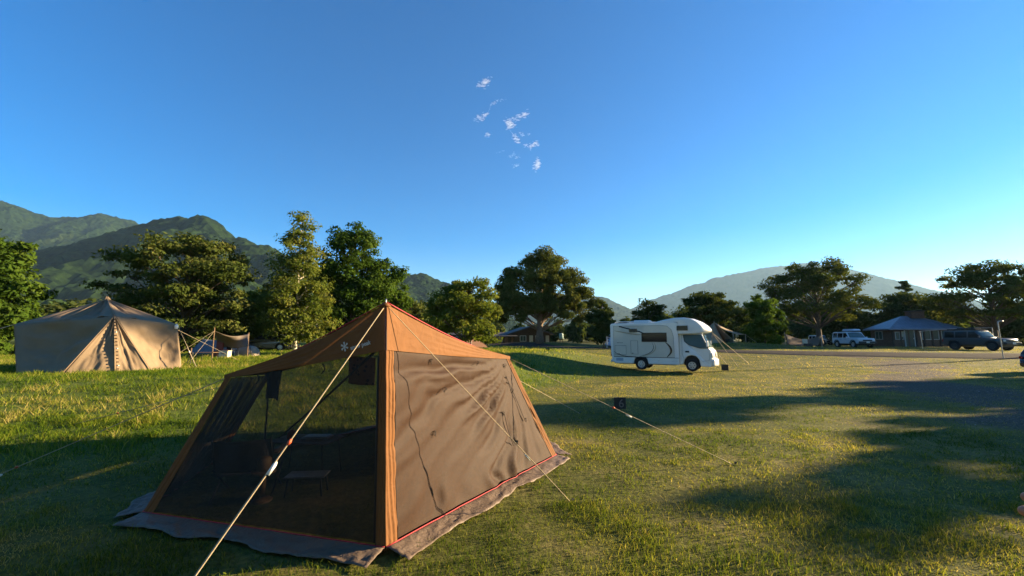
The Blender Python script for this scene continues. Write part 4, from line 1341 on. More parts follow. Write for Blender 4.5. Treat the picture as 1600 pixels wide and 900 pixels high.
def simple_chair(label, loc, rz, m):
    c = thing("camp_chair", label, "chair", loc, rz)
    MB().box((0, 0, 0.36), (0.48, 0.44, 0.05)).build("seat", m, c, bevel=0.015)
    MB().box((0, 0.22, 0.64), (0.48, 0.05, 0.5)).build("backrest", m, c, bevel=0.015)
    for sx in (-1, 1):
        for sy in (-1, 1):
            MB().tube([(sx * 0.22, sy * 0.2, -0.02), (sx * 0.22, sy * 0.2, 0.36 if sy < 0 else 0.8)], 0.012, 6).build("leg", m_alu, c)
m_redcl = mat("dull_red_cloth", (0.17, 0.045, 0.035), 0.9)
m_cream = mat("cream_plastic", (0.55, 0.48, 0.36), 0.6)
simple_chair("dull red camp chair under the sagging tarp", gy_(350, 24.4), R(170), m_redcl)
simple_chair("black camp chair under the sagging tarp beside the dome tent", gy_(366, 24.6), R(150), m_black_cloth)
def crate(label, loc, s, m, cat="box"):
    c = thing("storage_box", label, cat, loc)
    MB().box((0, 0, s[2] / 2), s).build("body", m, c, bevel=0.02)
    MB().box((0, 0, s[2] + 0.022), (s[0] * 1.04, s[1] * 1.04, 0.04)).build("lid", m, c, bevel=0.01)
    MB().tube(catmull([(-s[0] * 0.2, -s[1] * 0.52, s[2] * 0.7), (0, -s[1] * 0.6, s[2] * 0.66), (s[0] * 0.2, -s[1] * 0.52, s[2] * 0.7)], 4), 0.012, 5).build("handle", m_black, c)
crate("cream cooler box in front of the red camp chair under the tarp", gy_(354, 23.0), (0.5, 0.34, 0.34), m_cream)
crate("dark storage box beside the cream cooler under the tarp", gy_(342, 23.4), (0.42, 0.3, 0.3), m_redcl)
# ------------------------------------------------------------------ vehicles
def paint(name, col, rough=0.3, coat=0.6, metal=0.0):
    return mat(name, col, rough, 0.04, 2.0, coat=coat, metal=metal, spec=0.5)
def glass_mat(name, tint, rough=0.06):
    m, t, b = nt(name)
    n = noise_node(t, 1.5, 2)
    r = ramp(t, [(0.3, tuple(c * 0.85 for c in tint)), (0.7, tint)], n.outputs['Fac'])
    t.links.new(r.outputs[0], b.inputs['Base Color'])
    b.inputs['Roughness'].default_value = rough
    b.inputs['Specular IOR Level'].default_value = 0.22
    return m
m_vwhite = paint("white_gelcoat", (0.74, 0.72, 0.67), 0.35)
m_vcream = paint("cream_gelcoat", (0.56, 0.52, 0.44), 0.35)
m_vblack = paint("black_paint", (0.020, 0.020, 0.022), 0.25)
m_vgrey = paint("anthracite_paint", (0.035, 0.034, 0.038), 0.35)
m_vsilver = paint("pale_blue_silver_paint", (0.50, 0.54, 0.58), 0.3)
m_glass_d = glass_mat("dark_glass", (0.012, 0.014, 0.016))
m_glass_l = glass_mat("clear_glass", (0.10, 0.15, 0.15))
m_tyre = mat("tyre_rubber", (0.018, 0.018, 0.018), 0.85)
m_rim = mat("wheel_rim", (0.50, 0.49, 0.46), 0.4, metal=0.6)
m_rim_d = mat("dark_rim", (0.05, 0.05, 0.05), 0.4, metal=0.5)
m_lamp = glass_mat("headlamp", (0.65, 0.65, 0.62))
m_redlamp = glass_mat("tail_lamp", (0.30, 0.012, 0.012))
m_trim = mat("grey_trim", (0.05, 0.05, 0.05), 0.6)
m_beigeline = mat("beige_stripe", (0.38, 0.31, 0.21), 0.5)
m_plate = mat("number_plate", (0.62, 0.64, 0.62), 0.5)

def loft(poly, hw, curve=lambda x, z: 0.0, n=10):
    mb = MB()
    k = len(poly)
    ss = [-1 + 2 * i / n for i in range(n + 1)]
    for s in ss:
        for (x, z) in poly:
            mb.v.append((x - curve(x, z) * s * s, s * hw(x, z), z))
    for i in range(n):
        for j in range(k):
            a, b_ = i * k + j, i * k + (j + 1) % k
            mb.f.append((a, b_, b_ + k, a + k))
    mb.f.append(tuple(range(k)))
    mb.f.append(tuple(range(n * k, (n + 1) * k)))
    return mb

def side_plate(poly, hw, sgn, off=0.004, th=0.012, curve=lambda x, z: 0.0):
    """flat panel lying on the flank of a lofted body"""
    return MB().prism([(x - curve(x, z), sgn * (hw(x, z) + off), z) for (x, z) in poly], (0, -sgn * th, 0))

def side_line(pts, hw, sgn, r=0.008, off=0.006):
    return MB().tube([(x, sgn * (hw(x, z) + off), z) for (x, z) in pts], r, 5)

def front_plate(p0, p1, hw, curve, s0=-0.86, s1=0.86, off=0.008, n=10):
    """panel on the nose between the profile points p0 and p1, following the curve of the nose"""
    dx, dz = p1[0] - p0[0], p1[1] - p0[1]
    l = math.hypot(dx, dz)
    nx_, nz_ = abs(dz) / l, (dx / l if dz < 0 else -dx / l)
    sg = 1 if p0[0] > 0 or True else -1
    def f(u, v):
        s = s0 + (s1 - s0) * u
        x, z = p0[0] + dx * v, p0[1] + dz * v
        return Vector((x - curve(x, z) * s * s + off * nx_, s * hw(x, z), z + off * abs(nz_) * (1 if dz != 0 else 1)))
    return MB().grid(f, n, 4)

def wheel(parent, x, y, r, w, rim=None, arch=False):
    s = 1 if y > 0 else -1
    ty = MB().lathe([(r * 0.62, -w / 2), (r * 0.92, -w / 2), (r, -w * 0.36), (r, w * 0.36), (r * 0.92, w / 2), (r * 0.62, w / 2), (r * 0.60, 0), (r * 0.62, -w / 2)], (x, y, r - 0.02), 24, 'Y', caps=False).build("wheel", m_tyre, parent, smooth=False)
    rm = MB().lathe([(r * 0.64, w * 0.30 * s), (r * 0.64, w * 0.47 * s), (r * 0.56, w * 0.47 * s), (r * 0.52, w * 0.36 * s), (r * 0.2, w * 0.40 * s), (r * 0.16, w * 0.52 * s), (0.01, w * 0.52 * s)], (x, y, r - 0.02), 20, 'Y')
    rm.build("rim", rim or m_rim, ty, smooth=False)
    for k in range(6):
        a = k * math.pi / 3
        MB().tube([(x + math.cos(a) * r * 0.38, y + s * w * 0.375, r - 0.02 + math.sin(a) * r * 0.38), (x + math.cos(a) * r * 0.38, y + s * w * 0.40, r - 0.02 + math.sin(a) * r * 0.38)], r * 0.075, 8).build("rim_hole", m_black, ty)

# ---- motorhome (near flank is the side at -Y)
MHS = 0.94
def motorhome():
    px, Y = 961, 24.3
    loc = gy_(px, Y)
    a = R(-30)
    v = thing("motorhome", "white and cream over-cab motorhome parked across the lawn", "motorhome", loc, a, scale=MHS)
    W = 1.03
    hwb = lambda x, z: W
    cz = lambda x, z: 0.0
    box = [(0.10, 0.42), (0.30, 0.32), (1.35, 0.32), (1.42, 0.62), (1.56, 0.74), (1.98, 0.74), (2.12, 0.62), (2.18, 0.32), (3.85, 0.32), (3.85, 2.02), (3.85, 2.66), (3.6, 2.72), (0.25, 2.68), (0.06, 2.66), (0.0, 2.58), (0.02, 1.0)]
    loft(box, hwb).build("coach_body", m_vwhite, v, bevel=0.045, seg=3)
    pod = [(2.55, 2.69), (3.0, 2.82), (3.6, 2.93), (4.2, 2.95), (4.65, 2.88), (5.05, 2.70), (5.35, 2.47), (5.50, 2.27), (5.48, 2.14), (5.25, 2.06), (4.4, 2.03), (3.84, 2.02), (3.84, 2.69)]
    hwp = lambda x, z: W * (1 - 0.16 * max(0, (x - 4.2) / 1.3) ** 2) * (1 - 0.07 * max(0, (z - 2.45) / 0.5) ** 2)
    cvp = lambda x, z: 0.42 * max(0, (x - 4.0) / 1.5) ** 1.5
    loft(pod, hwp, cvp, 16).build("overcab_pod", m_vwhite, v, smooth=True, bevel=0.08, seg=3)
    cab = [(3.84, 0.34), (4.02, 0.34), (4.10, 0.62), (4.26, 0.80), (4.48, 0.86), (4.72, 0.80), (4.88, 0.62), (4.95, 0.26), (5.62, 0.24), (5.70, 0.45), (5.70, 0.72), (5.64, 1.12), (5.52, 1.24), (5.10, 2.04), (3.84, 2.04)]
    hwc = lambda x, z: 0.86 * (1 - 0.12 * max(0, (z - 1.15) / 0.9)) * (1 - 0.05 * max(0, (x - 5.2) / 0.5))
    cvc = lambda x, z: 0.24 * max(0, (x - 4.4) / 1.3) ** 2
    loft(cab, hwc, cvc, 14).build("cab", m_vwhite, v, bevel=0.05, seg=3)
    for s in (-1, 1):
        # cream lower-tone flank panel and its dark outline
        pan = [(0.20, 0.72), (3.62, 0.72), (3.60, 1.9), (3.5, 2.28), (3.28, 2.48), (3.0, 2.52), (0.20, 2.52)]
        side_plate(pan, hwb, s, 0.003, 0.008).build("flank_panel", m_vcream, v)
        side_line(pan + pan[:1], hwb, s, 0.008, 0.006).build("panel_outline", m_trim, v)
        win = side_plate([(1.86, 1.60), (3.24, 1.60), (3.24, 2.10), (1.86, 2.10)], hwb, s, 0.014, 0.02).build("window", m_glass_d, v, bevel=0.01)
        side_line([(1.86, 1.60), (3.24, 1.60), (3.24, 2.10), (1.86, 2.10), (1.86, 1.60)], hwb, s, 0.016, 0.012).build("window_frame", m_black, win)
        win = side_plate([(3.80, 2.24), (4.36, 2.24), (4.36, 2.48), (3.80, 2.48)], hwp, s, 0.012, 0.03).build("window", m_glass_d, v, bevel=0.03)
        side_line([(3.80, 2.24), (4.36, 2.24), (4.36, 2.48), (3.80, 2.48), (3.80, 2.24)], hwp, s, 0.014, 0.012).build("window_frame", m_black, win)
        dw = side_plate([(4.08, 1.98), (4.98, 1.98), (5.36, 1.24), (4.9, 1.26), (4.35, 1.44), (4.14, 1.62)], hwc, s, 0.006, 0.014).build("cab_window", m_glass_l, v)
        side_line([(4.08, 1.98), (4.98, 1.98), (5.36, 1.24), (4.9, 1.26), (4.35, 1.44), (4.14, 1.62), (4.08, 1.98)], hwc, s, 0.016, 0.008).build("window_seal", m_black, dw)
        dr = side_line([(4.0, 2.0), (4.0, 0.95), (4.06, 0.7)], hwc, s, 0.006).tube([(x, s * (hwc(x, z) + 0.004), z) for x, z in [(5.42, 1.2), (5.36, 0.6), (5.0, 0.55)]], 0.006, 5).build("door_gap", m_trim, v)
        MB().box((4.26, s * (hwc(4.26, 1.05) + 0.012), 1.06), (0.2, 0.03, 0.09)).build("door_handle", m_black, dr, bevel=0.01)
        # service hatches
        for (x0, x1, z0, z1) in ((0.28, 0.94, 0.84, 1.36), (1.22, 1.62, 0.88, 1.66)):
            h_ = side_plate([(x0, z0), (x1, z0), (x1, z1), (x0, z1)], hwb, s, 0.010, 0.01).build("hatch", m_vcream, v, bevel=0.006)
            side_line([(x0, z0), (x1, z0), (x1, z1), (x0, z1), (x0, z0)], hwb, s, 0.009, 0.010).build("hatch_seal", m_trim, h_)
            MB().box(((x0 + x1) / 2 - 0.1, s * (W + 0.016), z0 + 0.05), (0.06, 0.02, 0.04)).build("latch", m_black, h_)
        side_plate([(0.33, 0.46), (0.75, 0.46), (0.75, 0.64), (0.33, 0.64)], hwb, s, 0.004, 0.01).build("vent", mat("vent_grille", (0.30, 0.36, 0.42), 0.5, 0.3, 40), v)
        side_line([(0.2, 0.70), (3.84, 0.70)], hwb, s, 0.010, 0.004).build("skirt_line", m_trim, v)
        for (xx, zz) in ((2.75, 0.52), (3.5, 0.52)):
            MB().box((xx, s * (W + 0.004), zz), (0.09, 0.014, 0.05)).build("side_lamp", m_lamp, v, bevel=0.005)
        # swooping stripes
        def crescent(pts, wmax):
            P_ = catmull([Vector((x, 0, z)) for x, z in pts], 8)
            up, dn = [], []
            for i, q in enumerate(P_):
                u = i / (len(P_) - 1)
                d = (P_[min(i + 1, len(P_) - 1)] - P_[max(i - 1, 0)]).normalized()
                nn = Vector((-d.z, 0, d.x)) * wmax * math.sin(math.pi * (0.08 + 0.84 * u))
                up.append(q + nn); dn.append(q - nn)
            mb = MB()
            n_ = len(P_)
            mb.v = [(q.x, s * (W + 0.012), q.z) for q in up] + [(q.x, s * (W + 0.012), q.z) for q in dn]
            mb.f = [(i, i + 1, n_ + i + 1, n_ + i) for i in range(n_ - 1)]
            return mb
        crescent([(3.16, 1.58), (3.40, 1.30), (3.44, 1.02), (3.22, 0.74)], 0.055).build("stripe", m_vblack, v, solid=0.004)
        crescent([(2.55, 1.56), (2.62, 1.25), (2.40, 0.96), (1.85, 0.74)], 0.026).build("stripe", m_beigeline, v, solid=0.004)
        crescent([(2.43, 1.56), (2.50, 1.25), (2.28, 0.96), (1.70, 0.74)], 0.018).build("stripe", m_trim, v, solid=0.004)
        crescent([(0.22, 1.02), (0.45, 0.86), (0.9, 0.75), (1.5, 0.74)], 0.02).build("stripe", m_trim, v, solid=0.004)
        crescent([(0.28, 2.24), (0.9, 2.12), (1.5, 2.02), (1.86, 2.0)], 0.045).build("stripe", m_beigeline, v, solid=0.004)
        side_line([(0.55, 2.50), (1.15, 2.34), (1.75, 2.18), (1.95, 2.08)], hwb, s, 0.035, 0.0).build("stripe", m_vblack, v)
        MB().box((1.38, s * (W + 0.03), 2.25), (0.46, 0.07, 0.20)).build("awning_lamp", m_vblack, v, bevel=0.02)
        # a little illegible badge and script on the flank
        for i in range(5):
            MB().box((0.44 + i * 0.07, s * (W + 0.008), 1.53), (0.04, 0.006, 0.035)).build("badge", m_trim, v)
        mi = MB().tube([(5.18, s * 0.80, 1.42), (5.30, s * 1.02, 1.44)], 0.018, 6).build("mirror_arm", m_black, v)
        MB().box((5.30, s * 1.06, 1.50), (0.10, 0.16, 0.32)).build("mirror", m_vwhite, mi, bevel=0.03)
        hl = MB().grid(lambda u, w_: Vector((5.675 - 0.24 * (0.58 + 0.36 * u) ** 2 - 0.02 * w_ + 0.02, s * (0.58 + 0.36 * u) * 0.86, 0.76 + 0.26 * w_)), 6, 3).build("headlight", m_lamp, v, smooth=True, solid=0.02)
        wheel(v, 1.77, s * 0.86, 0.33, 0.22)
        wheel(v, 4.48, s * 0.76, 0.33, 0.20)
        # wheel arch liner
        MB().tube([(1.77 + 0.40 * math.cos(t_), s * (W + 0.004), 0.31 + 0.42 * math.sin(t_)) for t_ in [math.pi * i / 14 for i in range(15)]], 0.014, 5).build("wheel_arch", m_trim, v)
    front_plate((5.50, 1.27), (5.13, 2.00), hwc, cvc, -0.90, 0.90, 0.012).build("windscreen", m_glass_l, v, smooth=True, solid=0.01)
    front_plate((5.70, 0.74), (5.655, 1.04), hwc, cvc, -0.5, 0.5, 0.010).build("grille", m_trim, v, smooth=True, solid=0.01)
    front_plate((5.70, 0.30), (5.70, 0.66), hwc, cvc, -0.98, 0.98, 0.03).build("bumper", m_vwhite, v, smooth=True, solid=0.06)
    MB().box((5.74, 0, 0.45), (0.012, 0.33, 0.17)).build("number_plate", m_plate, v)
    wp = MB()
    for s in (-1, 1):
        wp.tube([(5.50, 0.1 + s * 0.25, 1.30), (5.34, 0.1 + s * 0.25 - 0.35, 1.56)], 0.008, 5)
    wp.build("wiper", m_black, v)
    # roof: rail, vents, air conditioner
    for s in (-1, 1):
        MB().tube([(0.25, s * 0.85, 2.70), (0.35, s * 0.85, 2.77), (2.3, s * 0.85, 2.79), (2.5, s * 0.85, 2.72)], 0.025, 6).build("roof_rail", m_vwhite, v, smooth=True)
    MB().box((0.55, 0.2, 2.74), (0.5, 0.5, 0.10)).build("roof_vent", m_glass_d, v, bevel=0.03)
    MB().box((1.75, -0.1, 2.78), (0.9, 0.8, 0.16)).build("air_conditioner", m_vwhite, v, bevel=0.05)
    MB().box((2.0, 0, 0.42), (3.2, 1.4, 0.28)).box((1.77, 0, 0.55), (0.86, 1.5, 0.5)).box((4.48, 0, 0.6), (0.86, 1.3, 0.6)).build("chassis", m_black, v)
    MB().box((0.02, 0, 0.45), (0.10, 1.9, 0.16)).build("rear_bumper", m_vwhite, v, bevel=0.03)
    for s in (-1, 1):
        MB().box((-0.005, s * 0.88, 0.95), (0.03, 0.12, 0.42)).build("tail_light", m_redlamp, v, bevel=0.01)
    # steering wheel and seat backs seen through the cab window
    MB().tube([(5.05 + 0.12 * math.cos(t_) * 0.6, -0.38 + 0.19 * math.sin(t_), 1.32 + 0.17 * math.cos(t_)) for t_ in [2 * math.pi * i / 18 for i in range(19)]], 0.014, 6).build("steering_wheel", m_black, v)
    return v, loc, a
mh, mh_loc, mh_a = motorhome()
Mh = Matrix.Translation(mh_loc) @ Matrix.Rotation(mh_a, 4, 'Z') @ Matrix.Scale(MHS, 4)
Mi = Mh.inverted()
for lp_, e in (((5.4, 0.95, 2.15), (1152, 571)), ((5.3, 1.0, 2.25), (1170, 568)), ((5.75, -0.3, 0.95), (1139, 573))):
    q = gp(*e)
    pts = [Vector(lp_).lerp(Mi @ q, i / 10) for i in range(11)]
    rp = MB().tube(pts, 0.010, 5).build("guy_rope", m_rope, mh, smooth=True)
    MB().tube([Mi @ (q - Vector((0, 0, 0.1))), Mi @ (q + Vector((0, 0, 0.05)))], 0.010, 5).build("peg", m_black, rp)

# ---- cars
def car(name, label, loc, rz, L, W, H, paintm, style, rim=None, cat="car", cargo=None, extra=None):
    v = thing(name, label, cat, loc, rz)
    w = W / 2
    if style == 'offroad':
        wr, xf, xr = 0.40, L * 0.80, L * 0.20
        belt, hood, bz = H * 0.60, H * 0.585, H * 0.25
        low = [(0.06, bz), (xr - 0.50, bz), (xr - 0.40, bz + 0.28), (xr - 0.2, bz + 0.42), (xr + 0.2, bz + 0.42), (xr + 0.40, bz + 0.28), (xr + 0.50, bz), (xf - 0.50, bz), (xf - 0.40, bz + 0.28), (xf - 0.2, bz + 0.42), (xf + 0.2, bz + 0.42), (xf + 0.40, bz + 0.28), (xf + 0.50, bz + 0.02), (L - 0.04, bz + 0.02), (L, bz + 0.15), (L - 0.02, hood - 0.12), (L - 0.14, hood - 0.01), (L * 0.70, hood + 0.05), (L * 0.665, belt), (0.02, belt), (0.0, bz + 0.2)]
        gh = [(0.04, belt - 0.01), (0.10, H - 0.08), (0.22, H - 0.02), (L * 0.52, H), (L * 0.565, H - 0.05), (L * 0.685, belt - 0.01)]
    else:
        wr, xf, xr = 0.32, L * 0.79, L * 0.19
        belt, hood, bz = H * 0.62, H * 0.60, 0.22
        low = [(0.03, bz + 0.1), (0.10, bz), (xr - 0.40, bz), (xr - 0.33, bz + 0.26), (xr - 0.15, bz + 0.40), (xr + 0.15, bz + 0.40), (xr + 0.33, bz + 0.26), (xr + 0.40, bz), (xf - 0.40, bz), (xf - 0.33, bz + 0.26), (xf - 0.15, bz + 0.40), (xf + 0.15, bz + 0.40), (xf + 0.33, bz + 0.26), (xf + 0.40, bz), (L - 0.10, bz), (L, bz + 0.2), (L - 0.04, hood - 0.2), (L - 0.2, hood - 0.06), (L * 0.70, hood + 0.02), (L * 0.66, belt), (L * 0.03, belt), (0.0, bz + 0.3)]
        gh = [(L * 0.025, belt - 0.01), (L * 0.11, H - 0.10), (L * 0.22, H - 0.02), (L * 0.46, H), (L * 0.54, H - 0.07), (L * 0.70, belt - 0.01)]
    hwl = lambda x, z: w * (1 - 0.05 * max(0, (z - belt * 0.75) / belt)) * (1 - 0.06 * max(0, (x / L - 0.85) / 0.15) ** 2)
    hwg = lambda x, z: w * 0.97 * (1 - (0.13 if style == 'offroad' else 0.24) * max(0, (z - belt) / (H - belt)))
    cv = lambda x, z: 0.14 * max(0, (x / L - 0.80) / 0.2) ** 2 - 0.07 * max(0, (0.1 - x / L) / 0.1)
    cvg = lambda x, z: 0.12 * max(0, (x / L - 0.45) / 0.25)
    loft(low, hwl, cv, 12).build("body", paintm, v, bevel=0.04, seg=2)
    loft(gh, hwg, cvg, 10).build("cabin", paintm, v, bevel=0.04, seg=2)
    zt, zb = H - 0.14, belt + 0.04
    def xe(z, front):
        if front:
            x0, x1 = gh[-1][0], gh[-2][0]
        else:
            x0, x1 = gh[0][0], gh[1][0]
        return x0 + (x1 - x0) * (z - belt) / (H - 0.06 - belt)
    cuts = [0.0, 0.30, 0.64, 1.0]
    for s in (-1, 1):
        for i in range(3):
            def xx(c, z):
                return xe(z, False) + 0.10 + (xe(z, True) - xe(z, False) - 0.22) * c
            c0, c1 = cuts[i] + 0.018, cuts[i + 1] - 0.018
            fr = lambda c, z: xe(z, False) + 0.10 + (min(xe(z, True), L) - xe(z, False) - 0.22) * c
            x_bl, x_br = fr(c0, belt), fr(c1, belt)
            x_tl = x_bl if i else fr(0.018, zt)
            x_tr = x_br if i < 2 else fr(0.982, zt)
            side_plate([(x_bl, zb), (x_br, zb), (x_tr, zt), (x_tl, zt)], hwg, s, 0.004, 0.012).build("side_window", m_glass_d, v)
        for xd in (0.33, 0.50, 0.665):
            side_line([(L * xd, belt - 0.02), (L * xd, bz + 0.1)], hwl, s, 0.004, 0.001).build("door_gap", m_black, v)
        for xd in (0.37, 0.54):
            MB().box((L * xd, s * (w + 0.005), belt - 0.12), (0.2, 0.03, 0.035)).build("door_handle", m_trim, v, bevel=0.01)
        MB().box((L * 0.635, s * (w + 0.09), belt + 0.08), (0.10, 0.18, 0.14)).build("mirror", paintm, v, bevel=0.03)
        wheel(v, xr, s * (w - 0.12), wr, 0.24, rim or m_rim)
        wheel(v, xf, s * (w - 0.12), wr, 0.24, rim or m_rim)
        MB().box((L - 0.05 - 0.09, s * (w - 0.22), hood - 0.20), (0.10, 0.26, 0.16)).build("headlight", m_lamp, v, bevel=0.03)
        MB().box((0.012, s * (w - 0.12), belt - 0.20), (0.06, 0.14, 0.30 if style == 'offroad' else 0.13)).build("tail_light", m_redlamp, v, bevel=0.02)
        for xw in (xr, xf):
            MB().tube([(xw + (wr + 0.08) * math.cos(t_), s * (w + 0.002), wr + (wr + 0.05) * math.sin(t_)) for t_ in [math.pi * i / 14 for i in range(15)]], 0.03 if style == 'offroad' else 0.012, 5).build("wheel_arch", m_trim if style == 'offroad' else paintm, v)
    a_, b_ = gh[-2], gh[-1]
    front_plate((b_[0] + (a_[0] - b_[0]) * 0.10, b_[1] + (a_[1] - b_[1]) * 0.10), (b_[0] + (a_[0] - b_[0]) * 0.92, b_[1] + (a_[1] - b_[1]) * 0.92), hwg, cvg, -0.88, 0.88, 0.01).build("windscreen", m_glass_l, v, smooth=True, solid=0.008)
    a_, b_ = gh[1], gh[0]
    MB().grid(lambda u, q: Vector((b_[0] + (a_[0] - b_[0]) * (0.15 + 0.72 * q) - 0.008, (-0.82 + 1.64 * u) * hwg(0, b_[1] + (a_[1] - b_[1]) * (0.15 + 0.72 * q)), b_[1] + (a_[1] - b_[1]) * (0.15 + 0.72 * q))), 8, 3).build("rear_window", m_glass_d, v, smooth=True, solid=0.008)
    MB().box((L - 0.02, 0, bz + 0.16), (0.16, W * 0.92, 0.22)).build("bumper", m_trim if style == 'offroad' else paintm, v, bevel=0.04)
    MB().box((L + 0.012, 0, hood - 0.22), (0.03, W * 0.5, 0.14)).build("grille", m_black, v, bevel=0.01)
    MB().box((0.02, 0, bz + 0.16), (0.16, W * 0.92, 0.22)).build("rear_bumper", m_trim if style == 'offroad' else paintm, v, bevel=0.04)
    MB().box((L + 0.068, 0, bz + 0.17), (0.012, 0.33, 0.165)).build("number_plate", m_plate, v)
    MB().box((-0.07 if style != 'offroad' else -0.012, 0, bz + 0.38 if style != 'offroad' else bz + 0.17), (0.012 if style != 'offroad' else 0.14, 0.33, 0.165)).build("number_plate", m_plate, v)
    MB().box((L * 0.5, 0, bz + 0.02), (L * 0.86, W * 0.72, 0.16)).box((xr, 0, wr + 0.12), (wr * 2.2, W * 0.7, 0.5)).box((xf, 0, wr + 0.12), (wr * 2.2, W * 0.7, 0.5)).build("chassis", m_black, v)
    return v

p = gy_(1312, 49.5)
su = car("off_road_car", "pale off-road car with a roof box under the trees by the house", p, R(-97), 4.5, 1.85, 1.78, m_vsilver, 'offroad')
rb = MB()
rb.prism([(0.7, -0.15, 1.92), (0.85, -0.15, 1.86), (2.5, -0.15, 1.86), (2.7, -0.15, 1.94), (2.45, -0.15, 2.10), (0.9, -0.15, 2.12)], (0, 0.8, 0)).build("roof_box", m_vsilver, su, bevel=0.05)
for x in (1.1, 2.2):
    MB().box((x, 0, 1.82), (0.05, 1.5, 0.08)).build("roof_bar", m_black, su)
p = gy_(1483, 39.2)
du = car("off_road_car", "dark grey off-road car with black wheels parked beyond the lane", p, R(-80), 4.4, 1.8, 1.76, m_vgrey, 'offroad', m_rim_d)
MB().box((1.4, 0, 1.82), (2.1, 1.4, 0.05)).build("roof_rack", m_black, du, bevel=0.01)
for s in (-1, 1):
    MB().tube([(0.35, s * 0.68, 1.87), (2.45, s * 0.68, 1.87)], 0.025, 6).build("roof_rail", m_black, du)
MB().box((1.4, 0.2, 1.90), (1.3, 0.7, 0.12)).build("roof_bag", m_black_cloth, du, bevel=0.03)
# awning frame standing behind it
p = gy_(1438, 40.5)
aw = thing("awning_frame", "thin pale awning poles standing behind the dark off-road car", "awning", p)
e = gy_(1552, 39.0) - p
MB().tube([(0.1, 0, -0.02), (0, 0, 1.72)], 0.03, 6).build("pole", m_alu, aw)
MB().tube([e + Vector((0, 0, -0.02)), e + Vector((0, 0, 2.05))], 0.03, 6).build("pole", m_alu, aw)
MB().tube([(-0.1, 0, 1.72), e * 0.5 + Vector((0, 0, 1.98)), e + Vector((0.05, 0, 2.05))], 0.025, 6).build("crossbar", m_alu, aw)
p = gp(1569, 566)
lpz = thing("slanted_pole", "thin grey metal pole with a short bent arm by the black car", "pole", p)
tpp = at_y(1559, 503, p.y) - p
MB().tube(catmull([(0, 0, -0.05), tpp * 0.5, tpp * 0.96, tpp + Vector((0.10, 0, 0.05)), tpp + Vector((0.38, 0, 0.07))], 5), 0.030, 8).build("shaft", m_alu, lpz, smooth=True)
MB().box((0, 0, 0.02), (0.28, 0.28, 0.06)).build("foot_plate", m_alu, lpz, bevel=0.01)
MB().box(tpp + Vector((0.34, 0, 0.05)), (0.14, 0.06, 0.04)).build("arm_tip", m_alu, lpz, bevel=0.01)
p = gy_(1622, 20.5)
car("hatchback_car", "black car cut off by the right edge, its rear towards the lane", p, R(8), 4.3, 1.75, 1.48, m_vblack, 'hatch')
p = gy_(1268, 66)
car("white_van", "white van mostly hidden behind the brown hanging tarp", p, R(-80), 3.2, 1.45, 1.5, m_vwhite, 'offroad', cat="van")
p = gy_(462, 36)
car("estate_car", "black car under the trees just left of the brown shelter roof", p, R(184), 4.5, 1.78, 1.5, m_vblack, 'hatch')
p = gy_(948, 44)
car("small_car", "pale blue car mostly hidden behind the rear of the motorhome", p, R(0), 3.6, 1.6, 1.5, paint("pale_blue_paint", (0.30, 0.42, 0.58)), 'hatch')

# ------------------------------------------------------------------ buildings
m_roofblue = mat("blue_grey_metal_roof", (0.17, 0.20, 0.25), 0.45, 0.15, 1.5, metal=0.2)
m_roofdark = mat("dark_roof", (0.055, 0.05, 0.052), 0.7, 0.2, 2)
m_timber = mat("dark_timber", (0.060, 0.038, 0.026), 0.8, 0.3, 6)
m_brick = mat("brown_brick", (0.13, 0.075, 0.05), 0.9, 0.3, 8, 0.4)
m_creamw = mat("cream_wall", (0.40, 0.35, 0.27), 0.8, 0.1, 3)
m_winframe = mat("white_frame", (0.36, 0.36, 0.34), 0.6)
m_winglass = glass_mat("window_glass", (0.06, 0.085, 0.075), 0.1)
def window(par, x, y, z, w, h, axis='x', panes=2):
    """window set proud of a wall that faces -Y (axis x) or +-X (axis y)"""
    sz = (w, 0.04, h) if axis == 'x' else (0.04, w, h)
    o = MB().box((x, y, z), sz).build("window", m_winglass, par)
    d = (lambda a, b_: (x + a, y - 0.02, z + b_)) if axis == 'x' else (lambda a, b_: (x + (0.02 if x > 0 else -0.02), y + a, z + b_))
    for a, b_, fw, fh in ((0, h / 2, w + 0.1, 0.08), (0, -h / 2, w + 0.1, 0.08), (-w / 2, 0, 0.08, h - 0.08), (w / 2, 0, 0.08, h - 0.08)):
        MB().box(d(a, b_), (fw, 0.05, fh) if axis == 'x' else (0.05, fw, fh)).build("frame", m_winframe, o)
    for k in range(1, panes):
        MB().box(d(-w / 2 + w * k / panes, 0), (0.05, 0.045, h - 0.1) if axis == 'x' else (0.045, 0.05, h - 0.1)).build("mullion", m_winframe, o)
    return o

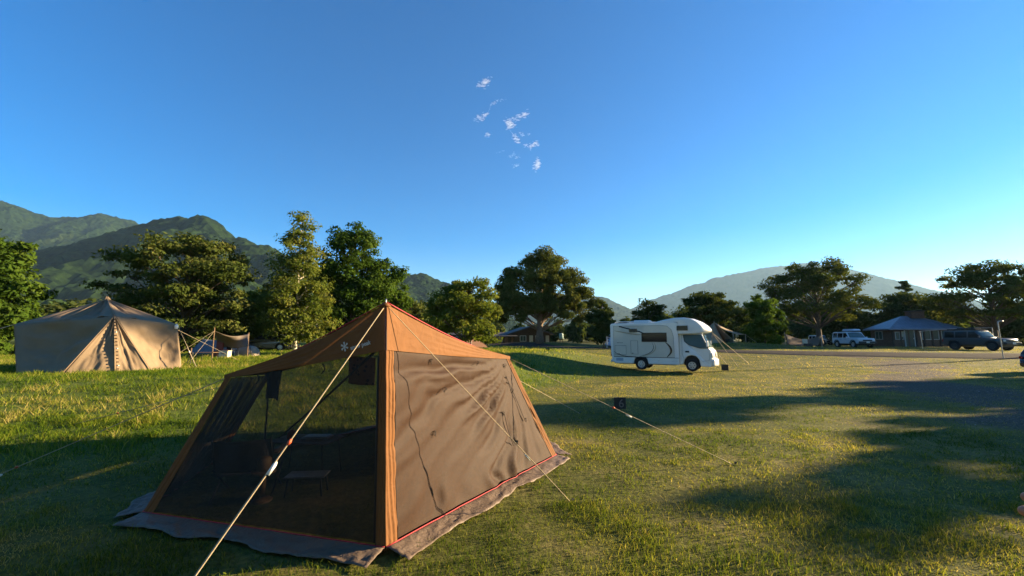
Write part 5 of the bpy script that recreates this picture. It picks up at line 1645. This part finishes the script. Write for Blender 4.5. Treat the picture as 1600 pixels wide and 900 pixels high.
def hip_house():
    Y = 50.0
    p = gy_(1424, Y + 3.5)
    h = thing("hip_roofed_house", "low brown house with blue-grey hipped roof and square chimney", "house", p, R(-13))
    w, d, zw = 6.6, 4.4, 2.2
    wl = MB().box((0, 0, zw / 2 - 0.1), (w, d, zw + 0.2)).build("wall", m_brick, h)
    for k in range(9):
        MB().box((-w / 2 + w * k / 8, -d / 2 - 0.05, zw / 2), (0.16, 0.10, zw)).build("post", m_timber, h)
    MB().box((0, -d / 2 - 0.04, zw - 0.12), (w, 0.10, 0.2)).build("beam", m_timber, h)
    ov = 0.6
    x0, x1, y0, y1, zr, ze = -w / 2 - ov, w / 2 + ov, -d / 2 - ov, d / 2 + ov, 3.9, zw + 0.02
    rx = 0.9
    mb = MB()
    mb.v = [(x0, y0, ze), (x1, y0, ze), (x1, y1, ze), (x0, y1, ze), (-rx, 0, zr), (rx, 0, zr), (x0, y0, ze - 0.14), (x1, y0, ze - 0.14), (x1, y1, ze - 0.14), (x0, y1, ze - 0.14)]
    mb.f = [(0, 1, 5, 4), (1, 2, 5), (2, 3, 4, 5), (3, 0, 4), (0, 6, 7, 1), (1, 7, 8, 2), (2, 8, 9, 3), (3, 9, 6, 0), (9, 8, 7, 6)]
    rf = mb.build("roof", m_roofblue, h)
    # standing seams on the front and side slopes
    n = 22
    for k in range(1, n):
        x = x0 + (x1 - x0) * k / n
        if x < -rx: top = Vector((x, y0 + (x - x0) / (-rx - x0) * (0 - y0), 0)); tz = (x - x0) / (-rx - x0)
        elif x > rx: top = Vector((x, y0 + (x1 - x) / (x1 - rx) * (0 - y0), 0)); tz = (x1 - x) / (x1 - rx)
        else: top = Vector((x, 0, 0)); tz = 1
        top.z = ze + (zr - ze) * tz + 0.02
        MB().tube([(x, y0 + 0.01, ze + 0.02), top], 0.022, 4).build("roof_seam", m_roofblue, rf)
    c = MB().box((0.5, -0.2, zr + 0.12), (1.4, 1.2, 0.85)).build("chimney", m_brick, rf)
    MB().box((0.5, -0.2, zr + 0.63), (1.55, 1.35, 0.09)).build("cap", m_roofdark, c)
    window(h, -2.6, -d / 2 - 0.03, 1.35, 0.85, 0.9)
    dr = MB().box((-1.55, -d / 2 - 0.05, 1.0), (0.95, 0.08, 2.0)).build("door", m_winglass, h)
    for s in (-1, 1):
        MB().box((-1.55 + s * 0.5, -d / 2 - 0.07, 1.0), (0.10, 0.10, 2.05)).build("frame", m_winframe, dr)
    MB().box((-1.15, -d / 2 - 0.11, 1.0), (0.05, 0.05, 0.18)).build("handle", m_steel, dr)
    window(h, 0.65, -d / 2 - 0.03, 1.45, 1.7, 1.1, panes=2)
    window(h, 2.45, -d / 2 - 0.03, 1.45, 1.3, 1.1, panes=2)
    window(h, -w / 2 - 0.03, 0.4, 1.4, 1.4, 1.0, 'y')
    MB().box((-2.15, -d / 2 - 0.06, 1.55), (0.5, 0.05, 0.7)).build("notice_board", m_creamw, h)
hip_house()

def cottage(name, label, px, Y, w, d, zw, zr, rz, m_wall, panels, gable_front=True):
    p = gy_(px, Y)
    h = thing(name, label, "cottage", p, rz)
    MB().box((0, 0, zw / 2 - 0.1), (w, d, zw + 0.2)).build("wall", m_wall, h)
    ov = 0.6
    if gable_front:
        pr = [(-w / 2 - ov, 0, zw - 0.22), (0, 0, zr), (w / 2 + ov, 0, zw - 0.22), (w / 2 + ov, 0, zw - 0.06), (0, 0, zr + 0.18), (-w / 2 - ov, 0, zw - 0.06)]
        rf = MB().prism([(a, -d / 2 - ov, c) for a, _, c in pr], (0, d + 2 * ov, 0)).build("roof", m_roofdark, h)
        MB().prism([(-w / 2, -d / 2 + 0.02, zw), (w / 2, -d / 2 + 0.02, zw), (0, -d / 2 + 0.02, zr - 0.05)], (0, 0.1, 0)).build("gable", m_timber, h)
    else:
        x0, x1, y0, y1 = -w / 2 - ov, w / 2 + ov, -d / 2 - ov, d / 2 + ov
        mb = MB()
        mb.v = [(x0, y0, zw), (x1, y0, zw), (x1, y1, zw), (x0, y1, zw), (-w * 0.2, 0, zr), (w * 0.2, 0, zr), (x0, y0, zw - .12), (x1, y0, zw - .12), (x1, y1, zw - .12), (x0, y1, zw - .12)]
        mb.f = [(0, 1, 5, 4), (1, 2, 5), (2, 3, 4, 5), (3, 0, 4), (0, 6, 7, 1), (1, 7, 8, 2), (2, 8, 9, 3), (3, 9, 6, 0), (9, 8, 7, 6)]
        mb.build("roof", m_roofdark, h)
    for (x, pw, z0, z1, kind) in panels:
        if kind == 'win':
            window(h, x, -d / 2 - 0.03, (z0 + z1) / 2, pw, z1 - z0)
        else:
            MB().box((x, -d / 2 - 0.04, (z0 + z1) / 2), (pw, 0.08, z1 - z0)).build("wall_panel" if kind == 'cream' else "pillar" if kind == 'brick' else "door", m_creamw if kind == 'cream' else m_brick if kind == 'brick' else m_timber, h)
    return h
cottage("timber_cottage", "dark timber cottage with cream panels and gable roof behind the largest tree", 822, 64, 6.0, 5.0, 1.75, 2.65, R(14), m_timber,
        [(0.05, 0.55, 0.1, 1.45, 'cream'), (0.95, 0.45, 0.1, 1.45, 'cream'), (1.7, 0.4, 0.1, 1.45, 'cream'), (2.6, 0.5, 0.1, 1.45, 'cream'), (-1.2, 0.9, 0.6, 1.4, 'win'), (-2.2, 0.6, 0.0, 1.5, 'door')])
cottage("washhouse", "low dark hip-roofed hut with brick pillars left of the timber cottage", 778, 62, 4.4, 4.0, 1.35, 1.95, R(8), m_timber,
        [(1.0, 0.45, 0, 1.2, 'brick'), (1.9, 0.3, 0, 1.2, 'brick'), (-1.6, 0.4, 0, 1.2, 'brick'), (0.0, 0.8, 0.5, 1.1, 'win')], False)
cottage("washhouse", "low dark hut half hidden by the slope of the brown shelter roof", 722, 58, 5.0, 4.0, 1.5, 2.1, R(5), m_timber,
        [(2.2, 0.35, 0, 1.3, 'brick'), (1.2, 0.3, 0, 1.3, 'cream'), (-0.8, 0.9, 0.5, 1.2, 'win')], False)
m_salmon = fabric("salmon_canvas", (0.36, 0.19, 0.12), trans=0.15, scale=1.5)
ridge_tent("ridge_tent", "salmon-coloured tent peeking over the right slope of the brown shelter roof", gy_(728, 47), R(30), 4.2, 3.0, 1.55, m_salmon)
# pale green tank on a post, bar gate, pyramid tent and the odd things round it
p = gy_(877, 57.5)
tk = thing("water_tank", "pale green round tank on a short stand right of the largest tree", "tank", p)
MB().lathe([(0.26, 0.85), (0.30, 0.88), (0.30, 1.50), (0.24, 1.58), (0.08, 1.62)], n=18).build("tank_body", mat("pale_green_plastic", (0.38, 0.52, 0.46), 0.5), tk, smooth=True)
for k in range(4):
    a = math.pi / 4 + k * math.pi / 2
    MB().tube([(0.26 * math.cos(a), 0.26 * math.sin(a), -0.05), (0.22 * math.cos(a), 0.22 * math.sin(a), 0.86)], 0.03, 6).build("leg", m_timber, tk)
p = gy_(948, 42.5)
gt = thing("bar_frame", "white post with a short crossbar beside the rear of the motorhome", "post", p)
MB().tube([(0, 0, -0.05), (0, 0, 1.2)], 0.055, 8).build("post", m_winframe, gt)
MB().tube([(-0.05, 0, 1.12), (0.9, 0, 1.12)], 0.04, 8).build("crossbar", m_winframe, gt)
MB().tube([(0.85, 0, -0.05), (0.85, 0, 1.16)], 0.055, 8).build("post", m_winframe, gt)
m_pyr = fabric("pyramid_canvas", (0.36, 0.27, 0.17), trans=0.15, scale=1.2)
def pyramid_tent():
    Y = 46.0
    p = gy_(1117, Y)
    t_ = thing("pyramid_tent", "beige pyramid tent with an open canopy beside the motorhome cab", "tent", p, R(10))
    h = 2.7
    B = [Vector((-2.0, -1.9, -0.03)), Vector((1.4, -2.2, -0.03)), Vector((2.0, 1.6, -0.03)), Vector((-2.0, 1.8, -0.03))]
    A = Vector((0, 0, h))
    for i in range(4):
        a, b_ = B[i], B[(i + 1) % 4]
        n = (b_ - a).cross(A - a).normalized()
        if n.z < 0: n = -n
        hi = 1.0
        if i == 0:     # front face: its upper part lifts out as a canopy, the lower left stays
            MB().grid(lambda u, v: A.lerp(a.lerp(b_, u * 0.55), v) - n * 0.12 * math.sin(math.pi * v), 10, 12).build("wall_panel", m_pyr, t_, smooth=True, solid=0.01)
            C1, C2 = Vector((0.0, -2.9, 1.45)), Vector((2.3, -1.9, 1.30))
            MB().grid(lambda u, v: A.lerp(C1.lerp(C2, u), v) - Vector((0, 0, 0.20 * math.sin(math.pi * v) + 0.08 * math.sin(math.pi * u) * v)), 12, 12).build("canopy", m_pyr, t_, smooth=True, solid=0.01)
            for c in (C1, C2):
                MB().tube([(c.x, c.y, -0.05), c + Vector((0, 0, 0.06))], 0.02, 6).build("canopy_pole", m_alu, t_)
                q = Vector((c.x + (0.9 if c is C2 else -0.6), c.y - 1.3, -0.0))
                MB().tube([c, q], 0.010, 5).build("guy_rope", m_rope, t_)
            MB().box((0.35, -1.6, 0.42), (0.36, 0.3, 0.84)).build("doorway_shade", m_black_cloth, t_, bevel=0.03)  # black box put in for the darkness inside the open doorway
        else:
            MB().grid(lambda u, v: A.lerp(a.lerp(b_, u), v) - n * 0.16 * math.sin(math.pi * v) * math.sin(math.pi * u), 14, 12).build("wall_panel", m_pyr, t_, smooth=True, solid=0.01)
    MB().tube([(0, 0, 0), (0, 0, h + 0.08)], 0.025, 6).build("centre_pole", m_alu, t_)
pyramid_tent()
p = gy_(1153, 45.0)
ls = thing("lantern_stand", "pale lantern hanging from a thin stand right of the pyramid tent", "lantern", p)
MB().tube(catmull([(0.1, 0, -0.05), (0.08, 0, 1.2), (0.05, 0, 1.42), (-0.08, 0, 1.38)], 5), 0.018, 6).build("stand", m_black, ls, smooth=True)
MB().lathe([(0.05, 0.86), (0.15, 0.90), (0.13, 1.12), (0.07, 1.26), (0.03, 1.36)], (-0.08, 0, 0), 12).build("lantern_body", mat("pale_green_glass", (0.45, 0.52, 0.42), 0.3), ls, smooth=True)
# brown tarp slung between the trees
a0, a1 = at_y(1226, 521, 47), at_y(1283, 524, 47.5)
c0, c1 = at_y(1231, 541, 45.5), at_y(1278, 540, 46)
tw = thing("slung_tarp", "brown tarp slung low between trees beyond the grassy mound", "tarp", (a0.x, a0.y, gz1(a0.x, a0.y)))
tl_ = Vector(tw.location)
MB().grid(lambda u, v: a0.lerp(a1, u).lerp(c0.lerp(c1, u), v) - Vector((0, 0, 0.55 * math.sin(math.pi * u) * (1 - v))) - tl_, 18, 8).build("tarp_sheet", fabric("brown_tarp", (0.13, 0.085, 0.055), trans=0.1, scale=1.5), tw, smooth=True, solid=0.01)
for q in (a0, a1):
    MB().tube([Vector((q.x, q.y, gz1(q.x, q.y) - 0.05)) - tl_, q + Vector((0, 0, 0.1)) - tl_], 0.03, 6).build("pole", m_alu, tw)
# campers' bits under the tarp
crate("grey storage box on the ground in front of the brown slung tarp", gy_(1262, 44.2), (0.7, 0.4, 0.35), m_grey_cloth)
simple_chair("small pale camp chair in front of the brown slung tarp", gy_(1256, 44.6), R(160), m_cream)

# ------------------------------------------------------------------ black pitch-number boards
def number_board(label, px, py, size, rz, text=None, tilt=0.0, two=True):
    p = gp(px, py)
    b_ = thing("number_board", label, "sign", p, rz, "black pitch number boards on the lawn")
    s = size
    B = MB().box((0, 0, s * 0.56), (s, 0.02, s * 0.92)).build("board", m_black, b_, bevel=0.004)
    MB().tube([(-s * 0.12, 0.022, -0.12), (-s * 0.12, 0.022, s * 1.08)], s * 0.035, 6).build("stake", m_trim, b_)
    if text:
        cu = bpy.data.curves.new("digit", 'FONT')
        cu.body = text; cu.size = s * 0.95; cu.extrude = 0.003; cu.align_x = 'CENTER'
        tmp = bpy.data.objects.new("tmp", cu); COL.objects.link(tmp)
        me_ = bpy.data.meshes.new_from_object(tmp.evaluated_get(bpy.context.evaluated_depsgraph_get()))
        bpy.data.objects.remove(tmp)
        o = link("digit", me_, m_digit, b_, (s * 0.10, -0.014, s * 0.24))
        o.rotation_euler = (R(90), 0, 0)
    return b_
m_digit = mat("grey_digit", (0.16, 0.15, 0.13), 0.7)
number_board("black square board with a pale digit on the near lawn behind a guy rope", 969, 641, 0.29, R(6), "6")
number_board("tilted black board on the lawn in front of the motorhome bumper", 1133, 580, 0.36, R(-12))
number_board("small black board farther off, between the motorhome and the lane", 1170, 565, 0.26, R(4))
number_board("smallest black board on the bank top left of the motorhome", 856, 549.5, 0.26, R(0))
# ------------------------------------------------------------------ fingertips of the photographer's free hand at the right edge
def hand():
    m, t, b = nt("skin")
    n = noise_node(t, 40, 4)
    r = ramp(t, [(0.3, (0.42, 0.15, 0.075)), (0.7, (0.50, 0.20, 0.11))], n.outputs['Fac'])
    t.links.new(r.outputs[0], b.inputs['Base Color'])
    b.inputs['Roughness'].default_value = 0.55
    b.inputs['Subsurface Weight'].default_value = 0.15
    b.inputs['Subsurface Radius'].default_value = (0.01, 0.004, 0.002)
    tip = at_y(1590, 786, 0.56)
    V, E, Rr = [], [], []
    def chain(pts, rad, root=None):
        last = root
        for p, q in zip(pts, rad):
            V.append(Vector(p)); Rr.append(q)
            if last is not None:
                E.append((last, len(V) - 1))
            last = len(V) - 1
        return last
    # hand coordinates: fingers point to -X, thumb up, palm towards the viewer (-Y)
    elbow = chain([(0.46, 0.05, -0.16)], [0.042])
    fa = chain([(0.36, 0.04, -0.11), (0.27, 0.02, -0.06), (0.205, 0.01, -0.035)], [0.040, 0.033, 0.027], elbow)
    palm = chain([(0.165, 0.005, -0.025), (0.125, 0.0, -0.02)], [0.030, 0.034], fa)
    fing = [((0.105, 0, 0.012), (0.062, -0.006, 0.010), (0.032, -0.004, 0.006), (0.008, 0.0, 0.002)),
            ((0.102, 0, -0.008), (0.060, -0.004, -0.010), (0.030, -0.002, -0.013), (0.004, 0.002, -0.015)),
            ((0.104, 0, -0.028), (0.066, -0.008, -0.031), (0.042, -0.012, -0.034), (0.022, -0.012, -0.036)),
            ((0.110, 0, -0.046), (0.080, -0.010, -0.050), (0.062, -0.016, -0.052), (0.046, -0.018, -0.054))]
    for f, q in zip(fing, (1, 1.02, 0.95, 0.82)):
        chain(f, [0.0098 * q, 0.0088 * q, 0.0082 * q, 0.0066 * q], palm)
    chain([(0.150, -0.014, 0.012), (0.125, -0.024, 0.036), (0.100, -0.026, 0.046), (0.082, -0.026, 0.050)], [0.014, 0.0115, 0.0100, 0.008], palm - 1)
    me = bpy.data.meshes.new("hand")
    me.from_pydata([tuple(v) for v in V], E, [])
    o = link("hand", me, m, None, tip + Vector((-0.002, 0, 0.004)))
    sk = o.modifiers.new("skin", 'SKIN')
    sk.use_smooth_shade = True
    for i, d in enumerate(me.skin_vertices[0].data):
        d.radius = (Rr[i], Rr[i])
        d.use_root = (i == palm)
    o.modifiers.new("subdivision", 'SUBSURF').levels = 2
    o.modifiers["subdivision"].render_levels = 2
    tag(o, "fingertips of a hand reaching in at the lower right edge", "hand")
hand()

# ------------------------------------------------------------------ clouds: a few thin wisps high above the haze
m_cloud = bpy.data.materials.new("cloud_vapour")
m_cloud.use_nodes = True
t = m_cloud.node_tree
t.nodes.clear()
o_ = t.nodes.new("ShaderNodeOutputMaterial")
pv = t.nodes.new("ShaderNodeVolumePrincipled")
pv.inputs['Color'].default_value = (1, 1, 1, 1)
pv.inputs['Density'].default_value = 0.011
pv.inputs['Anisotropy'].default_value = 0.2
t.links.new(pv.outputs[0], o_.inputs['Volume'])
CY = 3000.0
def cloud(label, strokes, seed):
    """one wisp: overlapping lumps strung along soft strokes"""
    g = np.random.default_rng(seed)
    bm = bmesh.new()
    cen = at_y(*strokes[0][0][:2], CY)
    for st in strokes:
        P_ = catmull([at_y(px, py, CY) for px, py, w in st], 7) if len(st) > 1 else [at_y(st[0][0], st[0][1], CY)]
        W_ = np.interp(np.linspace(0, 1, len(P_)), np.linspace(0, 1, len(st)), [s[2] for s in st])
        for p, w in zip(P_, W_):
            for k in range(7):
                r = w / FOC * CY * g.uniform(0.06, 0.27)
                q = p - cen + Vector(g.normal(0, 1, 3)) * (w / FOC * CY * 0.36)
                M = Matrix.Translation(q) @ Matrix.Rotation(g.uniform(-0.5, 0.3), 4, 'Y') @ Matrix.Diagonal((r * g.uniform(1.2, 3.0), r * 1.2, r * g.uniform(0.35, 0.8), 1))
                bmesh.ops.create_icosphere(bm, subdivisions=1, radius=1, matrix=M)
    for v in bm.verts:
        v.co += Vector(g.normal(0, 1, 3)) * (0.12 / FOC * CY * 1.2)
    me = bpy.data.meshes.new("cloud")
    bm.to_mesh(me)
    bm.free()
    o = link("cloud", me, m_cloud, None, cen)
    rm = o.modifiers.new("remesh", 'REMESH')
    rm.mode = 'VOXEL'
    rm.voxel_size = 1.6
    tag(o, label, "cloud", "wisps of white cloud in the open sky")
cloud("topmost short white wisp of cloud", [[(744, 136, 4), (755, 131, 8), (764, 125, 6)]], 1)
cloud("thin white wisp of cloud bent like a hook, second from the top", [[(791, 154, 3), (775, 159, 3.5), (766, 165, 3)], [(766, 165, 2), (763, 178, 3)], [(742, 186, 4), (753, 183, 7), (762, 178, 5)]], 2)
cloud("brightest short white streak of cloud, rightmost of the upper wisps", [[(798, 188, 3), (808, 184, 7), (824, 178, 8)], [(790, 183, 1.5), (798, 187, 2)]], 3)
cloud("small knotted white wisp of cloud under the bright streak", [[(793, 189, 5), (797, 197, 9), (806, 195, 3)], [(797, 203, 2), (800, 208, 2)]], 4)
cloud("frayed group of white cloud scraps in the middle of the wisps", [[(803, 214, 5), (809, 219, 8)], [(811, 207, 4), (818, 211, 4)], [(825, 211, 3), (828, 209, 2)], [(800, 208, 2), (804, 213, 2)]], 5)
cloud("small white cloud scrap right of the frayed group", [[(820, 227, 4), (824, 227, 4)], [(829, 230, 4), (835, 224, 7), (840, 226, 3)], [(829, 235, 2), (829, 230, 3)]], 6)
cloud("upright white wisp of cloud, lowest on the right", [[(840, 246, 4), (840, 255, 7), (836, 263, 8)]], 7)
cloud("faint low pair of white cloud wisps at the bottom of the group", [[(795, 245, 3), (804, 241, 4)], [(805, 247, 3), (811, 244, 3)], [(804, 259, 4), (811, 258, 3)]], 8)
cloud("tiny white cloud scrap alone on the left of the wisps", [[(760, 210, 4), (765, 211, 5)], [(775, 239, 2), (787, 236, 2.5)]], 9)
# ------------------------------------------------------------------ morning haze: a closed box of thin air round the whole place
HZ = 980.0
hb = MB().box((0, 0, (HZ - 4) / 2), (16400, 16400, HZ + 4))
m_haze = bpy.data.materials.new("haze")
m_haze.use_nodes = True
t = m_haze.node_tree
t.nodes.clear()
o_ = t.nodes.new("ShaderNodeOutputMaterial")
pv = t.nodes.new("ShaderNodeVolumePrincipled")
pv.inputs['Color'].default_value = (0.42, 0.70, 1.0, 1)
pv.inputs['Density'].default_value = 0.00006
pv.inputs['Anisotropy'].default_value = 0.2
t.links.new(pv.outputs[0], o_.inputs['Volume'])
tag(hb.build("haze", m_haze), "thin blue morning haze over the valley", "haze", kind='stuff')
